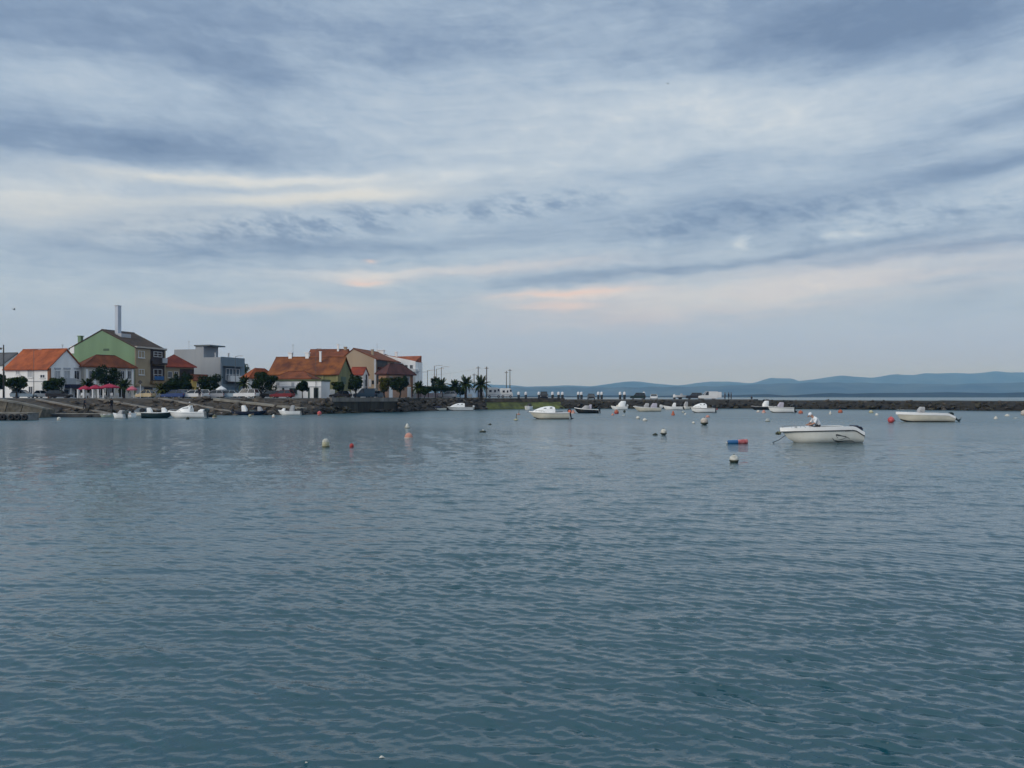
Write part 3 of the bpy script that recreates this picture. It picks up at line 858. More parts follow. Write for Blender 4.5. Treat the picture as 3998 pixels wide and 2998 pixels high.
h.slab('r', 596, 1468, 632, 1484, 'blue_cloth', mat('blue_cloth', (.02, .10, .27), .8, .2, 3), .50, .56)
h.slab('r', 584, 1486, 642, 1499, 'balcony', mat('ochre_trim', (.20, .14, .07), .8, .1, 1), .17, .95)
h.slab('r', 527, 1357, 645, 1361, 'eaves_board', mat('pale_eaves', (.40, .37, .33), .8, .1, 1), -.1, .5)
h.slab('r', 530, 1504, 558, 1545, 'shop_window', M_SHUT, .142, .22)
h.slab('r', 560, 1512, 592, 1552, 'doorway', M_DARK, .142, .2)
h.slab('r', 594, 1514, 640, 1550, 'garage_door', M_SHUT, .142, .2)
h.slab('r', 526, 1503, 646, 1510, 'ledge', M_BEIGE, .142, .5)
h.slab('l', 404, 1361, 426, 1369, 'gable_vent', mat('dark_green', (.05, .085, .05), .8, .1, 1), -.05, .05)
cy, cz = h.l(306, 1345)
h.chimney(.6, cy, hh + .3, h.l(306, 1311)[1] - hh - .4, .75, M_GREEN)
h.slab('l', 290, 1350, 274, 1380, 'parapet_end', M_WHITE, -.3, .05)
# white vent tower standing on the ridge
tx, tz0 = h.l(440, 1290); zt = h.l(455, 1187)[1]
tw = MB().box(2.3, 3.3, tx + .7, tx + 1.5, apex[1] - 1.6, zt).build('vent_tower', mat('pale_blue_metal', (.40, .45, .52), .55, .05, .5), h.root)
MB().box(2.1, 3.36, tx + .64, tx + 1.56, zt + .002, zt + .10).build('cap', M_FRAME, tw)
MB().box(1.7, 4.6, tx - .7, tx + 1.9, apex[1] - 1.8, apex[1] - .55).build('tower_base', M_SHUT, tw)

# --- low house with bright red roof
h = House('red_roofed_house', 'low house with bright red roof and dark brown end beside the beige balconies', 640, 178, 48, 600, 757)
hh = h.r(650, 1433)[1]
h.hip(M_BEIGE, T_RED, hh, hh + 3.0, .5, inset=3.5)
h.slab('r', 702, 1440, 757, 1552, 'dark_cladding', M_BROWN, .0, .06)
h.slab('r', 736, 1496, 757, 1500, 'wooden_lintel', mat('tan_wood', (.30, .14, .05), .8, .2, 2), .062, .3)
h.win('r', 655, 1450, 672, 1475); h.win('r', 680, 1450, 696, 1475); h.win('r', 712, 1505, 734, 1550, name='door', gm=M_DARK, sill=False)

# --- yellow kiosk front below the grey block
h = House('yellow_house', 'small yellow fronted house half hidden by the tree below the grey block', 752, 176, 60, 738, 815)
hh = h.r(765, 1482)[1]
h.gable_u(mat('yellow_render', (.47, .33, .085), .85, .1, .8), T_RUST, hh, hh + .9, .2)
h.win('r', 768, 1490, 782, 1508); h.win('r', 766, 1520, 786, 1550, name='door', gm=M_DARK, sill=False)

# --- grey modern block
M_GREYW = mat('grey_render', (.275, .295, .32), .85, .08, .3, .1, streaky=True)
M_BLUEG = mat('blue_grey_render', (.135, .185, .225), .85, .08, .3, .1, streaky=True)
h = House('grey_modern_block', 'flat roofed grey concrete block with stepped blank wall and blue grey front', 862, 192, 72, 680, 953, 'apartment house')
z1 = h.r(862, 1394)[1]
y1_, z2 = h.l(795, 1351); y2_, z3 = h.l(763, 1363)
h.block('wall', M_GREYW, z1, 0, h.Lu, 0, y1_)
h.block('tower_wall', M_GREYW, z2, 0, h.Lu * .6, y1_ + .002, y2_)
h.block('rear_wall', M_GREYW, z3, 0, h.Lu * .8, y2_ + .002, h.Lv)
MB().box(-.3, h.Lu * .62, y1_ - 2.0, y2_ + .2, z2 + .002, z2 + .3).build('roof_slab', mat('dark_slab', (.10, .12, .13), .8, .1, 1), h.root)
MB().box(-.1, h.Lu + .1, -.12, -.002, .0, z1 + .1).build('front_wall', M_BLUEG, h.root)
h.slab('r', 858, 1415, 862.5, 1540, 'corner_pier', M_GREYW, .13, .2)
h.slab('r', 869, 1428, 936, 1500, 'window_recess', mat('recess_blue', (.06, .085, .11), .8, .1, 1), .122, .14)
h.win('r', 879, 1438, 932, 1486, name='picture_window', depth=.3, mull=3, gm=mat('curtained_glass', (.33, .38, .43), .4, .1, 2), sill=False, bars=1)
h.slab('r', 868, 1428, 938, 1434, 'canopy', mat('dark_slab', (.10, .12, .13), .8, .1, 1), .142, .9)
h.slab('r', 887, 1466, 944, 1491, 'balcony', M_FRAME, .15, 1.0)
h.slab('r', 882, 1491.5, 946, 1496, 'balcony_slab', M_BROWN, .15, 1.05)
for x0, x1 in ((872, 890), (902, 930)): h.slab('r', x0, 1512, x1, 1552, 'garage_door', mat('blue_door', (.06, .11, .16), .6, .1, 1), .122, .16)
h.antenna(2, h.Lv * .80, z3, 2.2)
for x in (1.2, 4.2): h.chimney(x, y1_ * .5 if x < 2 else y1_ * .2, z1, 1.0, .25, M_SHUT, 'vent_pipe')

# --- orange roof among the trees
h = House('orange_cottage', 'low cottage with orange roof half hidden among dark trees', 968, 171, 70, 952, 1075)
hh = h.r(985, 1478)[1]
h.hip(M_WHITE, T_ORANGE, hh, hh + 2.3, .5, inset=3)
h.win('r', 985, 1490, 1005, 1515)

# --- long warehouse with old red roof
M_OLIVE = mat('olive_render', (.185, .185, .085), .9, .2, .5, .2, streaky=True)
h = House('olive_warehouse', 'long warehouse with old rust red roof and olive green gable end', 1322, 158, 82, 1052, 1371, 'warehouse')
hh = h.l(1318, 1456)[1]
h.gable_v(M_OLIVE, T_OLD, hh, h.r(1347, 1397)[1], .5)
h.slab('l', 1318, 1457, 1205, 1466, 'cornice', mat('olive_trim', (.26, .25, .12), .9, .15, .8), 0, .2)
h.slab('l', 1320, 1466, 1314, 1552, 'pilaster', mat('olive_trim', (.26, .25, .12), .9, .15, .8), 0, .15)
h.slab('l', 1264, 1466, 1259, 1552, 'pilaster', mat('olive_trim', (.26, .25, .12), .9, .15, .8), 0, .15)
h.slab('r', 1332, 1470, 1350, 1500, 'shutter', mat('green_shutter', (.075, .115, .08), .8, .1, 1), 0, .08)
h.slab('l', 1308, 1520, 1278, 1550, 'notice_board', M_FRAME, .05, .15)
h.chimney(h.Lu * .5, h.Lv * .80, hh + 2.6, 1.6, .7); h.chimney(h.Lu * .5, h.Lv * .55, hh + 2.6, 1.6, .7)
h.antenna(h.Lu * .52, h.Lv * .77, hh + 3.4, 2.6)
h.chimney(h.Lu * .3, h.Lv * .32, hh + 2.3, 2.0, .35)

# --- white shop in front of it
h = House('white_shop', 'low white shop with rust red hip roof and green parapet before the warehouse', 1254, 150, 82, 1062, 1262, 'shop')
zs = h.l(1250, 1488)[1]
h.block('wall', M_WHITE, zs, 0, 4.5, 0, h.Lv)
MB().box(-.12, 4.6, -.12, h.Lv + .1, zs + .002, zs + .35).build('parapet', mat('green_parapet', (.085, .105, .055), .9, .2, 1), h.root)
ya, yb = h.l(1212, 1480)[0], h.l(1066, 1480)[0]
h.hip(None, T_RUST, zs + .36, h.l(1140, 1448)[1], .25, .2, 4.4, ya, yb, inset=2.2, along='y')
for x0, x1, y0, y1, d in ((1160, 1130, 1515, 1537, 0), (1110, 1102, 1514, 1540, 1), (1243, 1225, 1513, 1556, 1), (1209, 1203, 1513, 1556, 1)):
    h.win('l', x1, y0, x0, y1, name='door' if d else 'shop_window', fm=mat('green_frame', (.10, .15, .13), .6, .1, 1), gm=M_DARK if not d else M_GLASS, sill=not d)
h.slab('l', 1090, 1493, 1078, 1505, 'wall_sign', M_SHUT, 0, .08); h.slab('l', 1148, 1492, 1138, 1508, 'wall_sign', M_SHUT, 0, .08)
h.slab('l', 1252, 1508, 1066, 1511, 'ledge', M_SHUT, 0, .1)

# --- small red roofed link and narrow white house
h = House('narrow_white_house', 'narrow white house with orange red roof between olive gable and tan gable', 1417, 172, 78, 1366, 1438)
hh = h.l(1412, 1461)[1]
h.gable_v(M_WHITE, T_RED, hh, hh + 1.35, .3)
h.win('r', 1423, 1480, 1432, 1510); h.slab('r', 1428, 1462, 1432, 1552, 'drain_pipe', M_DARK, 0, .1)

# --- tan apartment house
M_TAN = mat('tan_render', (.34, .262, .186), .9, .1, .3, .1, streaky=True)
h = House('tan_gabled_house', 'tall tan house with blank gable and dark balconies beside the maroon roof', 1468, 181, 80, 1335, 1600, 'apartment house')
hh = h.r(1470, 1402)[1]; ap = h.l(1380, 1363)
h.gable_u(M_TAN, T_RUST, hh, ap[1], .5, ap[0], x1=min(h.Lu, 20))
h.slab('l', 1468, 1402, 1461, 1552, 'corner_pier', M_SHUT, 0, .08)
h.slab('r', 1472, 1406, 1512, 1500, 'balcony_recess', M_DARK, .0, .04)
h.slab('r', 1472, 1446, 1535, 1450, 'balcony_slab', mat('pink_slab', (.32, .22, .21), .8, .1, 1), .05, 1.1)
h.slab('r', 1474, 1432, 1532, 1445, 'balcony', T_MAROON, .05, 1.0)
h.slab('r', 1540, 1415, 1566, 1440, 'shutter', M_FRAME, .0, .06)
h.win('r', 1572, 1418, 1590, 1445)
h.slab('l', 1450, 1480, 1440, 1510, 'gable_door', M_SHUT, 0, .05); h.slab('l', 1462, 1485, 1452, 1500, 'gable_window', M_GLASS, 0, .05)
h.chimney(4, h.l(1400, 1370)[0] * .55, hh + .8, 1.5, .5, M_TAN)
# --- brown roofed house behind the warehouse
h = House('brown_roofed_house', 'brown roofed house showing above the warehouse ridge beside the tan gable', 1345, 186, 84, 1200, 1372)
hh = h.l(1330, 1394)[1]
h.gable_v(M_TAN, T_RUST, hh, h.r(1352, 1366)[1], .4)
h.chimney(h.Lu * .4, h.Lv * .25, hh + .8, 2.2, .4); h.chimney(h.Lu * .5, .6, hh + 1.2, 1.2, .6, M_TAN)

# --- white block with orange roof behind
h = House('white_stepped_block', 'white three storey block with orange roof rising behind the tan house', 1622, 197, 84, 1478, 1634, 'apartment house')
hh = h.l(1618, 1410)[1]
MB().prism([(0, 0), (h.Lv, 0), (h.Lv, h.l(1484, 1381)[1]), (0, hh)], 0, 8, 'x').build('wall', M_WHITE, h.root)
za, zb = h.l(1622, 1388)[1], h.l(1524, 1386)[1]
yq = h.l(1520, 1387)[0]
MB().add([(.2, 0, hh + .05), (.2, yq, zb - .1), (7, yq, zb), (7, 0, za + .3), (.2, 0, hh - .15), (.2, yq, zb - .3), (7, yq, zb - .3), (7, 0, hh - .1)],
         [(0, 1, 2, 3), (4, 7, 6, 5), (0, 4, 5, 1), (1, 5, 6, 2), (2, 6, 7, 3), (3, 7, 4, 0)]).build('roof', T_ORANGE, h.root)
h.chimney(.9, h.l(1478, 1380)[0] - .6, hh, h.l(1478, 1368)[1] - hh, 1.1); h.chimney(.9, h.l(1462, 1380)[0] - .9, hh, h.l(1478, 1368)[1] - hh, .9)
h.chimney(3, h.l(1535, 1375)[0], hh + .6, h.l(1535, 1373)[1] - hh - .6, .55)
h.antenna(.5, h.l(1470, 1380)[0], hh + 2, 2.4)
for x0 in (1560, 1580, 1600): h.win('l', x0, 1424, x0 + 12, 1440)
h.slab('l', 1625, 1441, 1585, 1452, 'balcony', M_FRAME, .05, .9)
h.slab('r', 1624, 1441, 1634, 1452, 'balcony', M_FRAME, .05, .7)

# --- peach house with maroon hip roof
h = House('peach_house', 'peach house with maroon hip roof behind dark round tree near the quay wall', 1508, 171, 62, 1478, 1612)
hh = h.r(1515, 1462)[1]
h.hip(mat('peach_render', (.42, .245, .16), .85, .1, .5, .1), T_MAROON, hh, hh + 2.5, .6, inset=2.6)
h.win('r', 1588, 1470, 1598, 1495); h.win('r', 1520, 1470, 1532, 1496); h.slab('r', 1604, 1464, 1611, 1552, 'corner_pier', mat('terracotta_trim', (.22, .095, .045), .85, .15, 1), 0, .1)
for x in (1518, 1590): h.slab('r', x, 1510, x + 14, 1552, 'ground_floor_arch', M_WHITE, 0, .08)

# --- long low pink wall behind the hedge and pale blue pavilion
def garden_wall():
    a = P(1622, 1553, 180); b = P(1760, 1553, 190)
    root = empty('garden_wall', a); d = (b - a); d.z = 0; L = d.length
    root.rotation_euler = (0, 0, math.atan2(d.y, d.x)); root.location.z = ROADZ
    tag(root, 'long low pinkish garden wall behind the clipped hedge', 'wall')
    for k in range(4): MB().box(L * k / 4 + .02, L * (k + 1) / 4 - .02, 0, .2, 0, 1.05).build('panel', mat('pink_render', (.36, .28, .29), .85, .15, .7), root)
    for k in range(5): MB().box(L * k / 4 - .15, L * k / 4 + .15, -.06, .26, 0, 1.2).build('pillar', M_SHUT, root)
garden_wall()
h = House('blue_pavilion', 'pale blue kiosk with low flat roof between the palms', 1858, 205, 86, 1800, 1875, 'kiosk')
h.block('wall', mat('pale_blue_render', (.34, .46, .60), .8, .1, .6), 2.2); MB().box(-.3, h.Lu + .3, -.3, h.Lv + .3, 2.202, 2.4).build('roof', M_SHUT, h.root)
h.slab('l', 1842, 1538, 1826, 1549, 'counter_opening', M_SHUT, 0, .05)

# ------------------------------------------------------------------ trees and palms
def leafm(name, c, c2):
    return mat(name, c, .95, .4, 1.6, col2=c2, spec=.08)
L_DARK = leafm('dark_leaves', (0.008, 0.017, 0.006), (0.024, 0.044, 0.013))
L_MID = leafm('green_leaves', (0.014, 0.028, 0.008), (0.044, 0.072, 0.017))
L_PALM = leafm('palm_leaves', (0.018, 0.032, 0.009), (0.055, 0.080, 0.019))
L_YEL = leafm('yellow_green_leaves', (0.040, 0.048, 0.010), (0.085, 0.095, 0.022))
M_BARK = mat('bark', (0.030, 0.023, 0.017), .95, .4, 4, .6)
M_PBARK = mat('palm_bark', (0.034, 0.024, 0.016), .95, .4, 6, .8)
trng = np.random.default_rng(21)

def leaf_cloud(lobes, n, size):
    """leaf quads spread through the lobes' outer volume, facing outwards and up at random"""
    vs = []; fs = []
    w = np.array([l[3] * l[4] * l[5] for l in lobes]) ** .67; w /= w.sum()
    for c in trng.choice(len(lobes), n, p=w):
        cx, cy, cz, rx, ry, rz = lobes[c]
        d = trng.normal(size=3); d /= np.linalg.norm(d)
        rr = trng.uniform(.45, 1.0) ** .6 * trng.uniform(.92, 1.08)
        p = np.array([cx, cy, cz]) + d * rr * np.array([rx, ry, rz])
        nrm = d + trng.normal(size=3) * .6; nrm /= np.linalg.norm(nrm)
        t = np.cross(nrm, trng.normal(size=3)); t /= np.linalg.norm(t); b = np.cross(nrm, t)
        s = size * trng.uniform(.6, 1.4)
        k = len(vs)
        vs += [tuple(p - t * s), tuple(p - b * s * .5), tuple(p + t * s), tuple(p + b * s * .5)]
        fs.append((k, k + 1, k + 2, k + 3))
    return vs, fs
def tree(label, px, py0, py1, w_px, Y, m=L_DARK, trunk_r=.16, lobes=None, n=2600, trunk_py=None, group='trees along the quay', cat='tree', name='broadleaf_tree', size=.17):
    """crown from pixel row py0 down to py1, w_px wide, trunk on the quay"""
    x = WX(px, Y); root = empty(name, (x, Y, ROADZ))
    zt, zb = WZ(py0 - 2, Y) - ROADZ, WZ(min(py1 + 7, 1548), Y) - ROADZ
    W = w_px * 1.1 / FOC * Y / 2; H = (zt - zb) / 2; zc = (zt + zb) / 2
    r = random.Random(px)
    mb = MB(); bend = r.uniform(-.2, .2)
    mb.tube([(0, 0, -.1), (bend * .4, 0, zb * .5), (bend, .05, max(zb, .3)), (bend * .8, 0, zc)], [trunk_r * 1.25, trunk_r, trunk_r * .9, trunk_r * .5], 8)
    for k in range(5):
        a = r.uniform(0, 6.3); mb.tube([(bend, 0, max(zb, .3) + .1 * k), (bend + math.cos(a) * W * .5, math.sin(a) * W * .5, zc + H * .2)], [trunk_r * .5, .03], 5)
    mb.build('trunk', M_BARK, root, 40)
    if lobes is None:
        lobes = [(0, 0, zc, W * .70, W * .70, H * .76)]
        for k in range(13):
            a = r.uniform(0, 6.3); e = r.uniform(-.7, 1.0); rr = r.uniform(.45, .78)
            lobes.append((math.cos(a) * W * rr, math.sin(a) * W * rr, zc + e * H * .66, W * r.uniform(.2, .46), W * r.uniform(.2, .45), H * r.uniform(.2, .42)))
    vs, fs = leaf_cloud(lobes, int(n * 1.25), size)
    me = bpy.data.meshes.new('crown'); me.from_pydata(vs, [], fs); me.materials.append(m)
    c = link('crown', me); c.parent = root
    tag(root, label, cat, group)
    return root

tree('dark round tree cut by the left edge beside the lamp post', -8, 1448, 1528, 44, 145)
tree('clipped round tree in front of the white house wall by the lamp post', 65, 1466, 1528, 84, 143, L_MID)
tree('dark bushy tree at the corner of the white house under its gable', 213, 1468, 1548, 80, 146, L_MID)
tree('tall dark tree rising before the rust brown hip roof over the parasols', 415, 1424, 1515, 98, 147)
tree('dense dark tree before the red roofed house, left of a pair', 668, 1476, 1550, 78, 147)
tree('dense dark tree before the brown cladding, right of a pair', 716, 1455, 1550, 72, 148)
tree('round dark tree in front of the grey modern block', 816, 1455, 1546, 90, 148)
tree('big dark tree between the blue grey front and the white shop', 1026, 1442, 1540, 102, 147, n=3200)
tree('small clipped dark tree with bare thin trunk before the white shop', 1181, 1485, 1528, 50, 147, trunk_r=.09, n=1500)
tree('small clipped dark tree in front of the olive gable end', 1322, 1486, 1526, 48, 149, L_DARK, trunk_r=.1, n=1500)
tree('tall dark tree right of the olive gable before the narrow white house', 1386, 1456, 1530, 70, 151)
tree('round dark tree before the peach house above the quay wall', 1560, 1468, 1532, 72, 158, n=2600)
tree('yellow green shrub left of the peach house', 1502, 1472, 1535, 50, 160, L_YEL, n=1400)
tree('dark bush behind the grey block and orange cottage', 945, 1418, 1470, 60, 215, L_MID, n=1200)

def hedge():
    a = P(1628, 1553, 176); b = P(1742, 1553, 186); d = b - a; d.z = 0; L = d.length
    root = empty('clipped_hedge', (a.x, a.y, ROADZ), math.atan2(d.y, d.x))
    tag(root, 'long clipped dark hedge on trunks below the street poles', 'hedge')
    lob = [(L * (k + .5) / 9, 0, 2.05 + .12 * math.sin(k * 2.1), L / 14, .9, .55) for k in range(9)]
    vs, fs = leaf_cloud(lob, 2600, .16)
    me = bpy.data.meshes.new('foliage'); me.from_pydata(vs, [], fs); me.materials.append(L_DARK)
    o = link('foliage', me); o.parent = root
    for k in range(4):
        MB().tube([(L * (k + .5) / 4, 0, 0), (L * (k + .5) / 4, 0, 2)], .1, 6).build('trunk', M_BARK, root)
hedge()

def frond_mesh(L, m, droop, seed):
    r = random.Random(seed); mb = MB(); n = 13; pts = []
    for i in range(n + 1):
        t = i / n
        pts.append(Vector((L * (t - .10 * t * t), 0, L * (.50 * t - droop * t * t))))
    mb.tube(pts, [.035 * (1 - .8 * i / n) for i in range(n + 1)], 4)
    for i in range(2, n + 1):
        p = pts[i]; d = (pts[i] - pts[i - 1]).normalized()
        ll = L * .25 * math.sin(math.pi * (.12 + .80 * i / n)) + .08
        for s in (-1, 1):
            for h_ in (0, .5):
                q = pts[i - 1].lerp(p, h_ + .25)
                tip = q + d * ll * .75 + Vector((0, s * ll * .75, -ll * (.30 + r.uniform(0, .2))))
                w = d * .075
                mb.add([q - w, q + w, tip], [(0, 1, 2)])
    return mb.mesh('frond', m)
FR = {}
def fronds(key, L, m):
    if key not in FR: FR[key] = [frond_mesh(L, m, d, 5 + i) for i, d in enumerate((.15, .45, .75, 1.0))]
    return FR[key]
def palm(label, px, py_top, Y, L, trunk_h, n=34, m=None, r=.2):
    root = empty('palm_tree', (WX(px, Y), Y, ROADZ)); rr = random.Random(px * 7)
    prof = [(r * 1.3, -.1), (r * 1.05, .25)] + [(r * (1 + .10 * (k % 2)), .25 + (trunk_h - .3) * k / 10) for k in range(1, 10)] + [(r * 1.5, trunk_h - .15), (r * .8, trunk_h + .2)]
    MB().lathe(prof, 9).build('trunk', M_PBARK, root)
    fm = fronds((round(L, 1), (m or L_PALM).name), L, m or L_PALM)
    for k in range(n):
        t = k / (n - 1)
        kind = 0 if t < .3 else 1 if t < .6 else 2 if t < .85 else 3
        o = link('frond', fm[kind]); o.parent = root
        o.location = (0, 0, trunk_h + .1)
        o.rotation_euler = (rr.uniform(-.12, .12), -R(48 - 70 * t + rr.uniform(-8, 8)), k * 2.39996 + rr.uniform(-.2, .2))
        o.scale = [rr.uniform(.76, 1.0)] * 3
    tag(root, label, 'palm', 'palms along the quay')
palm('bushy palm before the cream house at the left of the parasols', 345, 1480, 145, 1.75, 2.1)
palm('bushy palm between the crimson parasols and the lone pink parasol', 484, 1475, 145, 1.9, 1.9)
palm('yellowish palm bush below the beige balconies', 630, 1485, 146, 1.6, 1.4, 30, L_YEL)
palm('thin young palm in front of the blue grey block', 952, 1470, 147, 1.7, 2.5, 22)
palm('low palm at the right end of the town beside the street poles', 1634, 1490, 168, 1.9, 1.9, 30, L_PALM)
palm('broad palm over the clipped hedge, leftmost of the palm row', 1722, 1478, 188, 2.4, 2.6, 36)
palm('palm next to the hedge end, second of the palm row', 1776, 1484, 190, 2.2, 2.4)
palm('tallest palm of the row with thick dark trunk', 1818, 1470, 190, 2.7, 3.0, 38, None, .3)
palm('palm with arching fronds standing between two utility poles', 1878, 1474, 192, 2.9, 2.9, 34, None, .3)
tree('small pointed dark tree behind the hedge under the tall street poles', 1700, 1468, 1520, 40, 196, L_DARK, n=900)

tree('low green bush filling the gap left of the hedge', 1656, 1500, 1545, 52, 178, L_MID, n=1300, trunk_r=.08)
tree('low green bush between the broad palm and its right neighbour', 1750, 1502, 1545, 44, 192, L_MID, n=1100, trunk_r=.08)
tree('low green bush left of the tallest palm', 1797, 1508, 1546, 40, 193, L_DARK, n=1000, trunk_r=.08)

# ------------------------------------------------------------------ lamp posts, poles
M_POLE = mat('grey_pole', (0.055, 0.060, 0.065), .6, .2, 2)
M_WOODP = mat('wooden_pole', (0.050, 0.045, 0.042), .9, .3, 3)
def pole(label, px, py_top, Y, kind='pole', r=.09, base=ROADZ, arm=1.6):
    root = empty('street_lamp' if kind == 'lamp' else 'utility_pole', (WX(px, Y), Y, base))
    H = WZ(py_top, Y) - base
    MB().tube([(0, 0, 0), (0, 0, H)], [r, r * .7], 8).build('post', M_POLE if kind == 'lamp' else M_WOODP, root, True)
    if kind == 'lamp':
        MB().tube([(0, 0, H - .1), (arm * .5, 0, H + .06), (arm, 0, H + .10)], .035, 6).build('arm', M_POLE, root)
        MB().box(arm - .1, arm + .45, -.12, .12, H + .03, H + .13).build('lamp_head', M_SHUT, root, bevel=.03)
    elif kind == 'flood':
        MB().tube([(0, 0, H - .6), (-.3, -.1, H - .6)], .04, 6).build('arm', M_POLE, root)
        MB().box(-.62, -.3, -.25, .02, H - .85, H - .5).build('lamp_head', M_POLE, root, bevel=.03)
    else:
        MB().box(-.45, .45, -.05, .05, H - .45, H - .33).build('crossarm', M_WOODP, root)
        for s in (-.35, .35): MB().lathe([(.04, 0), (.05, .08), (.03, .14)], 6, (s, 0, H - .33)).build('insulator', M_FRAME, root)
    return tag(root, label, 'lamp post' if kind in ('lamp', 'flood') else 'utility pole', 'poles along the quay')
pole('tall dark floodlight post at the left edge of the town', 14, 1346, 140, 'flood', .14)
pole('slim lamp post against the white house wall and orange roof', 132, 1366, 142, 'lamp', .055, arm=.9)
pole('slim lamp post in front of the blue grey block', 919, 1391, 146, 'lamp', .055, arm=.9)
pole('slim lamp post before the orange roof end of the warehouse', 1233, 1362, 150, 'lamp', .04, arm=.6)
pole('short lamp post right of the white stepped block', 1642, 1453, 205, 'lamp', .08)
pole('lamp post standing alone left of the palm row', 1669, 1446, 205, 'lamp', .09)
pole('tallest lamp post of the four behind the hedge', 1696, 1428, 200, 'lamp', .10)
pole('short lamp post close behind the tallest lamp post', 1704, 1440, 215, 'lamp', .10)
pole('lamp post with long arm above the broad palm', 1723, 1433, 205, 'lamp', .10)
pole('short wooden pole behind the tallest palm', 1851, 1458, 215, 'pole', .14)
pole('tall wooden pole left of the arching palm', 1867, 1430, 195, 'pole', .13)
pole('tall wooden pole right of the arching palm beside the camper van', 1900, 1431, 190, 'pole', .14)
pole('bare mooring mast behind the camper vans, shorter of two', 1977, 1448, 210, 'mast', .12)
pole('bare mooring mast behind the camper vans, taller of two', 1991, 1440, 210, 'mast', .12)
def wire(label, a, b, sag):
    a, b = Vector(a), Vector(b); pts = []
    for i in range(13):
        t = i / 12; q = a.lerp(b, t); q.z -= sag * 4 * t * (1 - t); pts.append(q - a)
    o = MB().tube(pts, .012, 4).build('overhead_wire', M_POLE); o.location = a
    tag(o, label, 'wire')
wire('thin wire sagging from the arching palm pole towards the street lamps', P(1867, 1436, 195), P(1640, 1464, 206), .5)
wire('thin short wire between the two tall wooden poles', P(1867, 1436, 195), P(1900, 1437, 190), .1)

